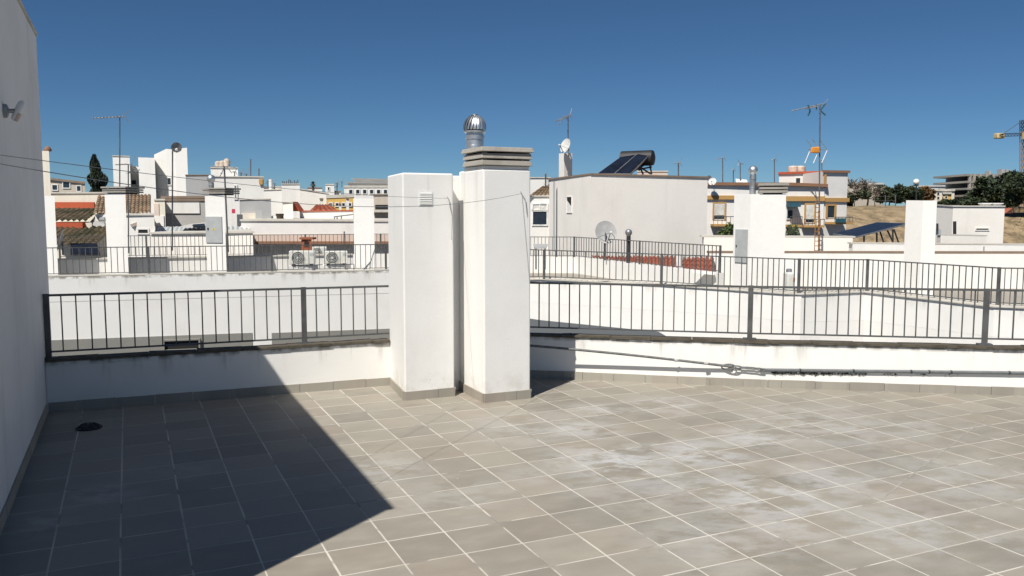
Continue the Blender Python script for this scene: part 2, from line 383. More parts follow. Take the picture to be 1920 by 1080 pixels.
# ------------------------------------------------------------------ our terrace
WALL_A, PAR_B = -.715, 8.40
RW = [Vector(p) for p in ((-.72, 9.13), (.627, 8.875), (2.605, 8.445), (4.984, 8.065), (9.2, 7.39))]     # inner foot of the right parapet
def offs(poly, d):                                   # offset polyline to its left (away from the camera)
    out = []
    for i, p in enumerate(poly):
        a = poly[max(0, i - 1)]; b_ = poly[min(len(poly) - 1, i + 1)]; t = (b_ - a).normalized(); out.append(p + Vector((-t.y, t.x)) * d)
    return out
fl = MB()
foot = [ab(-6, -7), ab(9.0, -7), Vector((9.25, 7.42, 0)), Vector((4.984, 8.11, 0)), Vector((2.605, 8.49, 0)), Vector((.627, 8.92, 0)), Vector((-.5, 9.12, 0)), ab(3.0, PAR_B + .05), ab(-6, PAR_B + .05)]
fl.prism([p for p in foot], GROUND, -.0006)
floor = fl.build('terrace_floor', 'grout', None, Vector((0, 0, 0))); tag(floor, 'grey tiled roof terrace floor with pale grout lines', None, None, 'structure')
# tiles
tme = bpy.data.meshes.new('tile'); g, hb = TS - .0095, .0004
def tverts(cx, cy, h=0.0):
    q = g / 2; r_ = q - .0012
    return [(cx - q, cy - q, -.012), (cx + q, cy - q, -.012), (cx + q, cy + q, -.012), (cx - q, cy + q, -.012),
            (cx - q, cy - q, -hb + h), (cx + q, cy - q, -hb + h), (cx + q, cy + q, -hb + h), (cx - q, cy + q, -hb + h),
            (cx - r_, cy - r_, h), (cx + r_, cy - r_, h), (cx + r_, cy + r_, h), (cx - r_, cy + r_, h)]
TF = [(0, 1, 5, 4), (1, 2, 6, 5), (2, 3, 7, 6), (3, 0, 4, 7), (4, 5, 9, 8), (5, 6, 10, 9), (6, 7, 11, 10), (7, 4, 8, 11), (8, 9, 10, 11)]
tme.from_pydata(tverts(0, 0), [], TF); tme.materials.append(MATS['floor_tile'])
def rwall_y(x):
    for p, q in zip(RW, RW[1:]):
        if p.x <= x <= q.x: return p.y + (q.y - p.y) * (x - p.x) / (q.x - p.x)
    return 99 if x < RW[0].x else RW[-1].y
near, far = [], []
for i in range(-30, 45):
    for j in range(-45, 20):
        a, b_ = OA + (i + .5) * TS, OB + (j + .5) * TS
        if a < WALL_A - .1 and b_ > 3.2 or b_ > PAR_B + .12: continue
        if a < -5 or b_ < -6 or a > 9: continue
        p = ab(a, b_)
        if p.x > 9.1 or p.y > rwall_y(p.x) + .2: continue
        u, v, d = proj(p)
        vis = d > .5 and -60 < u < 1980 and v < 1150 and p.y > 3.2
        (near if vis else far).append((d, a, b_, p))
near.sort(key=lambda t: t[0]); far += near[300:]; near = near[:300]
for d, a, b_, p in near:
    o = place('tile', tme, (p.x + random.uniform(-.0011, .0011), p.y + random.uniform(-.0011, .0011), random.uniform(-.0001, .0003)), floor, 0, TH + random.uniform(-.004, .004))
mb = MB()
for d, a, b_, p in far:
    mb.add(tverts(0, 0), TF, Matrix.Translation(p) @ Matrix.Rotation(TH, 4, 'Z'))
mb.build('tile_field', 'floor_tile', floor)['kind'] = 'stuff'
# mortar streak across the tiles on the right
mb = MB(); p, q = gp(1652, 936), gp(1850, 784)
pts = [p.lerp(q, i / 14) + Vector((random.uniform(-.006, .006), 0, 0)) for i in range(15)]
for i in range(14):
    w = random.uniform(.004, .008); a_, c_ = pts[i], pts[i + 1]; z = Vector((0, 0, .0022))
    mb.add([a_ - Vector((w, 0, 0)) + z, a_ + Vector((w, 0, 0)) + z, c_ + Vector((w, 0, 0)) + z, c_ - Vector((w, 0, 0)) + z], [(0, 1, 2, 3)])
mb.build('mortar_streak', 'mortar_faint', floor)

# stair house wall on the left (its shadow lies over the terrace)
HUT_B0, HUT_B1, HUT_Z = 3.27, 9.3, 3.44
t = thing('stair_house', 'tall grey plaster wall of stair house along left edge of terrace', 'building', ab(-2.2, 6, 0))
MB().abbox(-3.8, WALL_A, HUT_B0, HUT_B1, -.01, HUT_Z).build('wall', 'stair_plaster', t, bevel=.012)
MB().abbox(-3.83, WALL_A + .012, HUT_B0 - .012, HUT_B1 + .012, HUT_Z + .002, HUT_Z + .028).build('coping', 'coping_light', t)
def skirting(parent, pts, h=.085, th=.012, L=None, phase=0.0):
    """row of skirting tiles along world XY polyline; outward is to the right of travel"""
    L = L or TS
    for p, q in zip(pts, pts[1:]):
        p, q = Vector((p[0], p[1], 0)), Vector((q[0], q[1], 0)); d = q - p; n = d.length; d.normalize(); o = Vector((d.y, -d.x, 0)); s = -phase
        while s < n - .01:
            a0, a1 = max(s, 0) + .0018, min(s + L, n) - .0018
            if a1 - a0 > .02:
                e = th + random.uniform(-.0012, .0012); hh = h + random.uniform(-.002, .002); x, y = p + d * a0, p + d * a1
                m = MB().hexa([x + o * e, y + o * e, y - o * .004, x - o * .004] + [r_ + Vector((0, 0, hh)) for r_ in (x + o * e, y + o * e, y - o * .004, x - o * .004)])
                c0 = (x + y) / 2; m.build('skirting_tile', 'skirting', parent, Vector((c0.x, c0.y, 0)))
            s += L
skirting(t, [ab(WALL_A, PAR_B), ab(WALL_A, HUT_B0)][::-1], .085, .012, TS)

# left parapet (a little out of square with the tiles)
def parb(a): return 8.455 - (a + .715) * .047
t = thing('parapet_wall', 'low white parapet left of the chimneys, partly in shadow', 'wall', ab(.9, PAR_B, 0))
MB().prism([ab(WALL_A, parb(WALL_A)), ab(2.95, parb(2.95)), ab(2.95, parb(2.95) + .13), ab(WALL_A, parb(WALL_A) + .13)], GROUND, .45).build('wall', 'parapet_plaster', t, bevel=.01)
def coping_row(parent, pts, z, w0, w1, mat, L=.42, th=.022):
    """irregular flat coping pieces along a polyline (inner edge w0 in front, outer w1 behind)"""
    for p, q in zip(pts, pts[1:]):
        p, q = Vector((p[0], p[1], 0)), Vector((q[0], q[1], 0)); d = (q - p); n = d.length; d.normalize(); o = Vector((-d.y, d.x, 0)); s = 0
        while s < n - .02:
            e = min(s + L, n); f0 = w0 + random.uniform(-.008, .008); h0, h1 = th + random.uniform(-.006, .006), th + random.uniform(-.006, .006)
            a_, b_ = p + d * (s + .002), p + d * (e - .002)
            m = MB().hexa([a_ - o * f0, b_ - o * (f0 + random.uniform(-.004, .004)), b_ + o * w1, a_ + o * w1,
                           a_ - o * f0 + Vector((0, 0, h0)), b_ - o * f0 + Vector((0, 0, h1)), b_ + o * w1 + Vector((0, 0, h1)), a_ + o * w1 + Vector((0, 0, h0))])
            m.v = [x + Vector((0, 0, z)) for x in m.v]; c0 = (a_ + b_) / 2
            m.build('coping_tile', mat, parent, Vector((c0.x, c0.y, z))); s = e
coping_row(t, [ab(WALL_A + .01, parb(WALL_A)), ab(2.41, parb(2.41))], .453, .02, .14, 'coping_dirty')
skirting(t, [ab(WALL_A + .013, parb(WALL_A)), ab(2.40, parb(2.40))], .085, .012, TS, .11)
# right parapet
t = thing('parapet_wall', 'low white parapet right of the chimneys, running to the right edge', 'wall', (4.0, 8.3, 0))
outer = offs(RW, .13)
MB().prism(list(RW) + outer[::-1], GROUND, .45).build('wall', 'parapet_plaster', t, bevel=.01)
coping_row(t, RW[0:], .453, .02, .14, 'coping_dirty')
skirting(t, [(p.x, p.y) for p in RW], .082, .012, TS * 1.0, .2)

# ------------------------------------------------------------------ railings
def railing(name, label, posts, bars, post_idx=None, pw=.05, pd=.012, bw=.0115, rw=.022, rh=.020, mat='rail_paint', bot=.055, last=True, post_drop=.02, feet=False):
    """posts: list of (base point, top z). bars: number of bars in each bay"""
    c = posts[len(posts) // 2][0]; t = thing(name, label, 'railing', (c.x, c.y, c.z)); me = unitbox(mat)
    for i, (p, zt) in enumerate(posts):
        if post_idx is None or i in post_idx:
            q = posts[min(i + 1, len(posts) - 1)][0]; r_ = posts[max(i - 1, 0)][0]; d = q - r_; rz = math.atan2(d.y, d.x)
            place('post', me, (p.x, p.y, p.z - post_drop), t, 0, rz, (pw, pd * 2.2, zt - p.z + post_drop + .004))
            if feet: place('foot_plate', me, (p.x, p.y, p.z - post_drop), t, 0, rz, (.13, .075, .027))
    for i, n in enumerate(bars):
        (p, zp), (q, zq) = posts[i], posts[i + 1]; d = q - p; rz = math.atan2(d.y, d.x)
        MB().bar((p.x, p.y, zp - rh / 2), (q.x, q.y, zq - rh / 2), rw, rh).build('top_rail', mat, t)
        MB().bar((p.x, p.y, p.z + bot), (q.x, q.y, q.z + bot), rw * .8, rh * .75).build('bottom_rail', mat, t)
        for k in range(1, n + 1):
            f = k / (n + 1); x = p.lerp(q, f); z0 = x.z + bot + rh * .3; z1 = zp + (zq - zp) * f - rh * .5
            o_ = place('bar', me, (x.x, x.y, z0), t, 0, rz, (bw * random.uniform(.92, 1.08), bw, z1 - z0)); o_.rotation_euler.y = random.uniform(-.004, .004)
    return t
RB = PAR_B + .08
def on_b(u, b_, v=600):                              # grid coordinate a where pixel column u meets the plane b = const
    r = ray(u, v); m_ = Vector((-SA, CA, 0)); k = b_ / r.dot(m_); p = r * k; return p.x * CA + p.y * SA
a1, a2 = on_b(570, 8.43), on_b(729, 8.39)
railing('railing', 'dark grey metal railing on the parapet left of the chimneys',
        [(ab(WALL_A + .03, parb(WALL_A) + .08, .475), 1.05), (ab(a1, parb(a1) + .08, .475), 1.035), (ab(min(a2, 2.44), parb(a2) + .08, .475), 1.03)], [18, 6], (0, 1), feet=True)
rl = offs(RW, .08); rface = [Face(rl[i], rl[i + 1]) for i in range(len(rl) - 1)]
def rpt(u):
    for i, f in enumerate(rface):
        a_, _ = f.hit(u, 580)
        if -.001 <= a_ <= f.len or i == len(rface) - 1: return f.pt(a_, .485)
railing('railing', 'dark grey metal railing on the parapet right of the chimneys',
        [(rpt(992), 1.03)] + [(rpt(u), 1.03) for u in (1407, 1849)] + [(Vector((7.3, 7.83, .485)), 1.03), (Vector((9.1, 7.54, .485)), 1.03)], [20, 20, 20, 14], (1, 2, 3, 4), feet=True)

# ------------------------------------------------------------------ the two chimneys
t = thing('chimney', 'white square chimney with louvred vent, left of the pair', 'chimney', ab(2.6, 7.9, 0))
LPZ = 2.145
MB().prism([ab(2.335, 7.565), ab(2.838, 7.565), ab(2.838, 8.34), ab(2.418, 8.34)], -.01, LPZ).build('shaft', 'pillar_plaster', t, bevel=.014)
skirting(t, [ab(2.413, parb(2.335) - .012), ab(2.335, 7.565), ab(2.838, 7.565), ab(2.838, 7.80)], .085, .014, TS, 0)
MB().abbox(2.49, 2.63, 7.5605, 7.568, 1.84, 1.975).build('vent_grille', 'white_plastic', t)
gr = t.children[-1]
for k in range(7):
    z = 1.852 + k * .0165
    m = MB(); m.hexa([ab(2.50, 7.555, z), ab(2.62, 7.555, z), ab(2.62, 7.561, z + .004), ab(2.50, 7.561, z + .004), ab(2.50, 7.5535, z + .003), ab(2.62, 7.5535, z + .003), ab(2.62, 7.561, z + .012), ab(2.50, 7.561, z + .012)])
    m.build('slat', 'white_plastic', gr)
t = thing('chimney', 'white square chimney with stacked concrete louvre cap, right of the pair', 'chimney', ab(3.2, 7.6, 0))
MB().abbox(2.984, 3.466, 7.172, 7.80, -.01, 2.175).build('shaft', 'pillar_plaster', t, bevel=.014)
MB().abbox(2.836, 3.455, 7.801, 8.55, -.01, LPZ - .01).build('rear_wall', 'pillar_plaster', t, bevel=.01)
skirting(t, [ab(2.984, 7.80), ab(2.984, 7.172), ab(3.466, 7.172), ab(3.466, 8.4)], .085, .014, TS, .0)
MB().abbox(2.985, 3.455, 7.185, 7.66, 2.17, 2.208).build('neck', 'pillar_plaster', t, bevel=.01)
MB().abbox(3.03, 3.40, 7.23, 7.62, 2.20, 2.36).build('flue', 'black_gap', t)  # black inner block: darkness between the cap slabs put into its colour
for k, (z, e, h) in enumerate(((2.210, .004, .050), (2.272, .002, .050), (2.334, .014, .044))):
    m = MB(); r_ = lambda s=.004: random.uniform(-s, s)
    a0, a1, b0, b1 = 2.962 - e, 3.474 + e, 7.155 - e, 7.64 + e; i_ = .012
    m.hexa([ab(a0 + r_(), b0 + r_(), z + r_()), ab(a1 + r_(), b0 + r_(), z + r_(.003)), ab(a1, b1, z), ab(a0, b1, z),
            ab(a0 + i_, b0 + i_, z + h + r_(.003)), ab(a1 - i_, b0 + i_, z + h + r_(.003)), ab(a1 - i_, b1 - i_, z + h), ab(a0 + i_, b1 - i_, z + h)])
    m.build('louvre_slab', 'concrete', t, bevel=.006)
for (a_, b_) in ((2.99, 7.19), (3.42, 7.19), (2.99, 7.58), (3.42, 7.58)):
    MB().abbox(a_, a_ + .04, b_, b_ + .04, 2.2, 2.345).build('spacer', 'concrete', t)
# turbine ventilator behind the cap
tb = at(890.5, 272, 8.42); base = Vector((tb.x, tb.y, LPZ - .01))
t = thing('turbine_ventilator', 'galvanised spinning turbine ventilator above the louvred chimney', 'ventilator', base)
m = MB().lathe([(.088, 0), (.088, .26), (.092, .262), (.092, .30), (.088, .302), (.088, .36), (.096, .362), (.096, .395), (.086, .40), (.086, .425)], 28, Matrix.Translation(base)); m.build('neck', 'galvanised', t, smooth=True)
zc = base.z + .425
m = MB().lathe([(.106, 0), (.108, .006), (.108, .016), (.10, .02)], 28, Matrix.Translation((base.x, base.y, zc))); m.build('base_ring', 'galvanised', t, smooth=True)
MB().lathe([(.078, 0), (.082, .05), (.07, .12), (.03, .165), (0, .17)], 20, Matrix.Translation((base.x, base.y, zc + .01))).build('core', 'dark_metal', t, smooth=True)
nv = 20
vm = MB(); prof = []
for i in range(9):
    tt = i / 8; ang = R(-12) + tt * R(92); prof.append((.114 * math.cos(ang) if tt < 1 else .012, .052 + .125 * math.sin(ang)))
vs = []
for i, (r_, z) in enumerate(prof):
    w = 2 * math.pi / nv * .80; tw = .35 * (i / 8)
    vs += [(r_ * .93 * math.cos(tw - w * .5), r_ * .93 * math.sin(tw - w * .5), z), (r_ * 1.0 * math.cos(tw), r_ * math.sin(tw), z), (r_ * 1.0 * math.cos(tw + w * .5), r_ * 1.0 * math.sin(tw + w * .5), z)]
vf = []
for i in range(8):
    for j in range(2): a_ = i * 3 + j; vf.append((a_, a_ + 1, a_ + 4, a_ + 3))
vme = bpy.data.meshes.new('vane'); vme.from_pydata(vs, [], vf); vme.shade_smooth(); vme.materials.append(MATS['galvanised'])
for k in range(nv): place('vane', vme, (base.x, base.y, zc), t, 0, 2 * math.pi * k / nv)
MB().lathe([(.03, .168), (.028, .180), (0, .184)], 16, Matrix.Translation((base.x, base.y, zc))).build('cap', 'galvanised', t, smooth=True)

# ------------------------------------------------------------------ lines, hose, lamp, drain
def sag(p, q, s, n=24):
    return [p.lerp(q, i / n) - Vector((0, 0, 4 * s * (i / n) * (1 - i / n))) for i in range(n + 1)]
def on_bplane(u, v, b_):
    r = ray(u, v); m_ = Vector((-SA, CA, 0)); k = (b_) / r.dot(m_); return Vector((0, 0, EYE)) + r * k
def on_aplane(u, v, a_):
    r = ray(u, v); n_ = Vector((CA, SA, 0)); k = (a_) / r.dot(n_); return Vector((0, 0, EYE)) + r * k
hk1, hk2 = on_bplane(840, 372, 7.55), on_bplane(977, 363, 7.157)
w0, w1 = ab(WALL_A, 3.95, 2.05), ab(WALL_A, 3.57, 2.02)
MB().tube(sag(w0, hk1, .045), .0019, 6).build('clothes_line', 'wire_grey'); tag(bpy.data.objects['clothes_line'], 'thin upper clothes line from stair house to the left chimney', 'clothes line', 'clothes lines')
o = MB().tube(sag(w1, hk2, .165), .0021, 6).build('clothes_line', 'wire_grey'); tag(o, 'thin lower clothes line from stair house to the louvre capped chimney', 'clothes line', 'clothes lines')
def cable(label, pts, r, mat, name='cable', cat='cable'):
    o = MB().tube(pts, r, 7).build(name, mat, None, None, True); return tag(o, label, cat)
cable('loose wire end dangling from hook on the left chimney', [on_bplane(u, v, 7.552) for u, v in ((838, 369), (842, 374), (844, 390), (848, 405), (847.5, 425), (846.5, 450))], .0030, 'wire_grey', 'wire', 'wire')
cable('loose wire end dangling from hook on the louvre capped chimney', [on_bplane(u, v, 7.160) for u, v in ((976, 359), (979, 365), (985, 374), (987, 392), (987.5, 402))], .0030, 'wire_grey', 'wire', 'wire')
# hose slung along the right parapet, its taped coil, the conduit
Rf = [Face(RW[i], RW[i + 1]) for i in range(len(RW) - 1)]
def rw(u, v, out):
    for i, f in enumerate(Rf):
        r = ray(u, v); o_ = Vector((0, 0, EYE)); q0 = f.p0 + f.n * out; k = (q0 - o_).dot(f.n) / r.dot(f.n); p = o_ + r * k
        a_ = (p - f.p0).dot(f.d)
        if a_ <= f.len or i == len(Rf) - 1: return p
hp = []
for i in range(25):
    f = i / 24; u = 990 + (1372 - 990) * f; v = 647.5 + 40 * f - 2.0 * math.sin(f * math.pi)
    hp.append(rw(u, v, .145 * (1 - f) ** .8 + .03))
t = thing('hose', 'grey hose slung along the right parapet with a tied coil', 'hose', rw(1200, 720, .1))
MB().tube(hp, .013, 8).build('hose_run', 'hose_grey', t, smooth=True)
lp = [rw(1366 + 13 * math.cos(a_), 688 + 5.0 * math.sin(a_), .035 + .012 * math.sin(a_ * 2)) for a_ in [2 * math.pi * i / 22 for i in range(23)]]
MB().tube(lp, .007, 7).build('coil', 'hose_grey', t, smooth=True)
lp = [rw(1378 + 11 * math.cos(a_), 690 + 4.0 * math.sin(a_), .030 + .012 * math.sin(a_)) for a_ in [2 * math.pi * i / 20 for i in range(21)]]
MB().tube(lp, .006, 7).build('coil', 'hose_grey', t, smooth=True)
for k in range(2):
    pts = [rw(1380 + 54 * i / 10, 686.5 + k * 3 + 5.0 * i / 10 + random.uniform(-.6, .6), .03 + .01 * k) for i in range(11)]
    MB().tube(pts, .007, 7).build('hose_end', 'hose_grey', t, smooth=True)
for u in (1070, 1268, 1324):
    p = rw(u, 647.5 + 40 * (u - 990) / 382 - 1.2, .08); MB().lathe([(.016, -.02), (.016, .02)], 10, Matrix.Translation(p) @ Matrix.Rotation(R(90), 4, 'Y')).build('tape', 'wire_pale', t)
t = thing('conduit', 'grey conduit fixed low along the right parapet above the skirting', 'conduit', rw(1700, 700, .03))
cp = [rw(1425 + (2080 - 1425) * i / 30, 693.5 + 7.8 * i / 30, .016) for i in range(31)]
MB().tube(cp, .016, 8).build('pipe', 'conduit_grey', t, smooth=True)
for u in (1500, 1600, 1708, 1742, 1783, 1892):
    p = rw(u, 693.5 + 7.8 * (u - 1425) / 655, .016); MB().lathe([(.0185, -.008), (.0185, .008)], 10, Matrix.Translation(p) @ Matrix.Rotation(R(90), 4, 'Y')).build('clip', 'dark_metal', t)
mb = MB()
for k in range(420):
    u = 1448 + abs(random.gauss(0, 1)) * 150
    if u > 1800: continue
    if u > 1600 and math.sin(u * .11) < .2: continue
    v = 698 + (u - 1440) * .0125 + abs(random.gauss(0, 1.6)); p = rw(u, v, random.uniform(.002, .012)); s = random.uniform(.004, .012)
    M_ = Matrix.Translation(p) @ Matrix.Rotation(random.uniform(0, 6), 4, Vector((random.random(), random.random(), random.random() + .1)).normalized())
    mb.add([(-s, -s * .5, 0), (s, -s * .5, 0), (s, s * .5, s * .3), (-s, s * .5, 0)], [(0, 1, 2, 3)], M_)
o = mb.build('moss', 'moss'); tag(o, 'dark moss growing under the conduit on the right parapet', 'moss', None, 'stuff')
# wall lamp on the stair house
lpnt = on_aplane(6, 208, WALL_A); n_ = Vector((CA, SA, 0)); dB = Vector((-SA, CA, 0)); zz = Vector((0, 0, 1))
t = thing('wall_lamp', 'small white outdoor spotlight on the stair house wall', 'lamp', lpnt)
fr = Matrix((( *n_, 0), (*dB, 0), (*zz, 0), (0, 0, 0, 1))).transposed()
MB().lathe([(.045, 0), (.045, .022), (.03, .03)], 18, Matrix.Translation(lpnt + Vector((0, 0, -.0))) @ fr @ Matrix.Rotation(R(90), 4, 'Y')).build('wall_plate', 'galvanised_dull', t, smooth=True)
MB().tube([lpnt, lpnt + n_ * .05 + zz * .003, lpnt + n_ * .075 + dB * .015 + zz * .008], .014, 8).build('arm', 'galvanised_dull', t, smooth=True)
hd = lpnt + n_ * .085 + dB * .02 + zz * .008
hm = Matrix.Translation(hd) @ fr @ Matrix.Rotation(R(-18), 4, 'X') @ Matrix.Rotation(R(62), 4, 'Y') @ Matrix.Diagonal((1.0, .62, 1, 1))
hm2 = Matrix.Translation(hd) @ fr @ Matrix.Rotation(R(24), 4, 'Y') @ Matrix.Diagonal((.40, .45, .85, 1))
MB().lathe([(0, -.085), (.035, -.083), (.055, -.07), (.062, -.03), (.062, .03), (.055, .066), (.03, .082), (0, .085)], 20, hm2).build('head', 'white_plastic', t, smooth=True)
MB().lathe([(0, -.0905), (.034, -.088), (.05, -.074), (.056, -.045), (.056, -.02)], 20, Matrix.Translation(n_ * .008 - dB * .002) @ hm2).build('lens', 'lens_pink', t, smooth=True)
# drain dome in the corner
dp = gp(167, 803); t = thing('roof_drain', 'black domed roof drain on the shaded tiles by the parapet corner', 'drain', (dp.x, dp.y, 0))
MB().lathe([(.10, .001), (.102, .010), (.08, .012), (.072, .022), (.056, .032), (.03, .037), (0, .038)], 20, Matrix.Translation(dp)).build('dome', 'black_rubber', t, smooth=True)
for k in range(10):
    a_ = 2 * math.pi * k / 10; c_, s_ = math.cos(a_), math.sin(a_)
    MB().tube([dp + Vector((c_ * r_, s_ * r_, z)) for r_, z in ((.082, .012), (.076, .022), (.060, .033), (.03, .040))], .005, 6).build('rib', 'black_rubber', t)

# ================================================================== NEIGHBOURING ROOFS
def XY(p): return Vector((p.x, p.y, 0))
def chimney(label, tops, depth, wall='white_plaster', z0=-.01, group=None, name='chimney', cat='chimney', back=None, cop=None):
    t, fs, P3 = block(name, label, cat, tops, depth, wall, cop, .03, .01, z0, back, group, sub='shaft'); return t, fs, P3
def louvre_cap(t, P3, depth, n=3, h=.05, gap=.022, e=.03, mat='concrete'):
    """stack of slabs on the last two top corners of a chimney"""
    p, q = P3[-2], P3[-1]; d = XY(q - p).normalized(); o = Vector((-d.y, d.x, 0)); z = max(p.z, q.z) + .012
    m = MB(); a, b_ = XY(p) + d * .06 + o * .06, XY(q) - d * .06 + o * .06; k = depth - .12; H_ = n * (h + gap)
    m.hexa([a + Vector((0, 0, z - .02)), b_ + Vector((0, 0, z - .02)), b_ + o * k + Vector((0, 0, z - .02)), a + o * k + Vector((0, 0, z - .02)),
            a + Vector((0, 0, z + H_ - h)), b_ + Vector((0, 0, z + H_ - h)), b_ + o * k + Vector((0, 0, z + H_ - h)), a + o * k + Vector((0, 0, z + H_ - h))]); m.build('flue', 'black_gap', t)  # solid black core, so the gaps between slabs are dark by colour
    for i in range(n):
        z1 = z + gap * .5 + i * (h + gap); ee = e + (.02 if i == n - 1 else 0); a, b_ = XY(p) - d * ee - o * ee, XY(q) + d * ee - o * ee; k = depth + 2 * ee
        pts = [a, b_, b_ + o * k, a + o * k]; MB().hexa([x + Vector((0, 0, z1)) for x in pts] + [x + Vector((0, 0, z1 + h)) for x in pts]).build('louvre_slab', mat, t)
def flue_pipe(label, u, vtop, vbase, Y, r, ball=True, mat='galvanised_dull', name='flue_pipe', br=1.6):
    b_, tp = at(u, vbase, Y), at(u, vtop, Y); t = thing(name, label, 'flue', b_)
    rb = r * br; zt = tp.z - (2 * rb if ball else 0)
    MB().tube([b_, Vector((b_.x, b_.y, zt))], r, 14).build('pipe', mat, t, smooth=True)
    for f in (.35, .8):
        z = b_.z + (zt - b_.z) * f; MB().lathe([(r * 1.08, -.012), (r * 1.12, 0), (r * 1.08, .012)], 14, Matrix.Translation((b_.x, b_.y, z))).build('joint_ring', mat, t, smooth=True)
    if ball:
        MB().lathe([(r, -rb * .95)] + [(rb * math.cos(R(a)), rb * math.sin(R(a))) for a in range(-50, 90, 14)] + [(0, rb)], 18, Matrix.Translation((b_.x, b_.y, zt + rb * .95))).build('cowl', 'galvanised' if mat != 'dark_metal' else 'galvanised_dull', t, smooth=True)
    return t
def yagi(t, p, d, L, n, el, mat='alu_grey', r=.012, vert=False, refl=True):
    """boom from p along d with n crossing rods; rods are parts that share one mesh"""
    d = d.normalized(); MB().tube([p, p + d * L], r, 6).build('boom', mat, t)
    side = d.cross(Vector((0, 0, 1))).normalized() if not vert else Vector((0, 0, 1))
    for i in range(n):
        f = (i + .3) / n; l = el * (1 - .35 * f) ; q = p + d * L * f
        MB().tube([q - side * l / 2, q + side * l / 2], r * .6, 5).build('element', mat, t, q)
    if refl:
        for s in (-1, 1):
            q = p - d * .03; MB().tube([q, q - d * .10 + Vector((0, 0, s * el * .45))], r * .8, 5).build('reflector', mat, t, q)
def antenna(label, base, top, boom_to=None, n=7, el=.3, r=.018, mat='mast_grey', extra=(), name='antenna', br=.010):
    t = thing(name, label, 'antenna', base)
    MB().tube([base, top], r, 8).build('mast', mat, t, smooth=True)
    if boom_to is not None:
        d = boom_to - top; yagi(t, top - d * .12, d, d.length * 1.12, n, el, 'alu_grey', br)
    for (p, q, k, e2) in extra: yagi(t, p, q - p, (q - p).length, k, e2, 'alu_grey', br, False, False)
    return t
def dish(label, c, rad, facing, mat='dish_white', mast_to=None, depth=.18, name='satellite_dish'):
    """parabolic dish at c looking along facing"""
    base = mast_to or (c - Vector((0, 0, rad * 1.5))); t = thing(name, label, 'satellite dish', base)
    q = Vector(facing).normalized().to_track_quat('Z', 'Y').to_matrix().to_4x4(); M_ = Matrix.Translation(c) @ q
    pr = [(rad * f, depth * rad * f * f) for f in (0, .2, .4, .6, .8, .95, 1.0)] + [(rad * 1.0, depth * rad + .012)] + [(rad * f, depth * rad * f * f + .012) for f in (.95, .8, .6, .4, .2, 0)]
    MB().lathe(pr, 28, M_).build('reflector', mat, t, smooth=True)
    tip = M_ @ Vector((0, -rad * .25, rad * 1.05)); MB().tube([M_ @ Vector((0, -rad * .97, depth * rad)), tip], .012, 6).build('arm', 'mast_grey', t)
    for s in (-1, 1): MB().tube([M_ @ Vector((s * rad * .8, -rad * .45, depth * rad * .8)), tip], .007, 5).build('strut', 'mast_grey', t)
    MB().lathe([(.02, -.05), (.03, 0), (.03, .05), (.02, .06)], 10, Matrix.Translation(tip) @ q).build('receiver', 'white_plastic', t, smooth=True)
    MB().tube([base, Vector((base.x, base.y, c.z - .02)), c - Vector(facing).normalized() * .03], .02, 8).build('mast', 'mast_grey', t, smooth=True)
    return t
def pipes(t, lst, r, mat, name='bar'):
    for p, q in lst: MB().tube([p, q], r, 6).build(name, mat, t)
def ac_unit(label, u0, v0, u1, v1, Y, rot=0.0):
    a_, b_ = at(u0, v1, Y), at(u1, v0, Y); w, h = b_.x - a_.x, b_.z - a_.z; c = Vector(((a_.x + b_.x) / 2, Y, a_.z))
    t = thing('air_conditioner', label, 'air conditioner', c); M_ = Matrix.Translation(c) @ Matrix.Rotation(rot, 4, 'Z')
    MB().box(-w / 2, w / 2, 0, .26, .03, h, M_).build('casing', 'ac_white', t, bevel=.012)
    for s in (-1, 1): MB().box(s * w * .34 - .03, s * w * .34 + .03, -.005, .25, 0, .029, M_).build('foot', 'dark_metal', t)
    fc = Vector((-w * .16, -.004, h * .53)); r_ = h * .42; q = M_ @ Matrix.Translation(fc) @ Matrix.Rotation(R(90), 4, 'X')
    MB().lathe([(r_, 0), (r_, .006), (0, .007)], 26, q).build('fan_opening', 'fan_grey', t)
    for k in range(4):
        rr = r_ * (.25 + .25 * k); MB().tube([q @ Vector((rr * math.cos(x), rr * math.sin(x), .018)) for x in [2 * math.pi * i / 24 for i in range(25)]], .004, 5).build('guard_ring', 'ac_white', t)
    for k in range(3):
        a0 = k * 2.094; MB().add([(0.02 * math.cos(a0), .02 * math.sin(a0), .009), (r_ * .85 * math.cos(a0), r_ * .85 * math.sin(a0), .010), (r_ * .85 * math.cos(a0 + .8), r_ * .85 * math.sin(a0 + .8), .013)], [(0, 1, 2)], q).build('fan_blade', 'galvanised_dull', t)
    MB().lathe([(r_ * .16, .008), (r_ * .16, .02), (0, .024)], 12, q).build('hub', 'ac_white', t)
    MB().box(w * .29, w * .45, -.004, .01, h * .66, h * .86, M_).build('badge_plate', 'panel_grey', t)
    return t

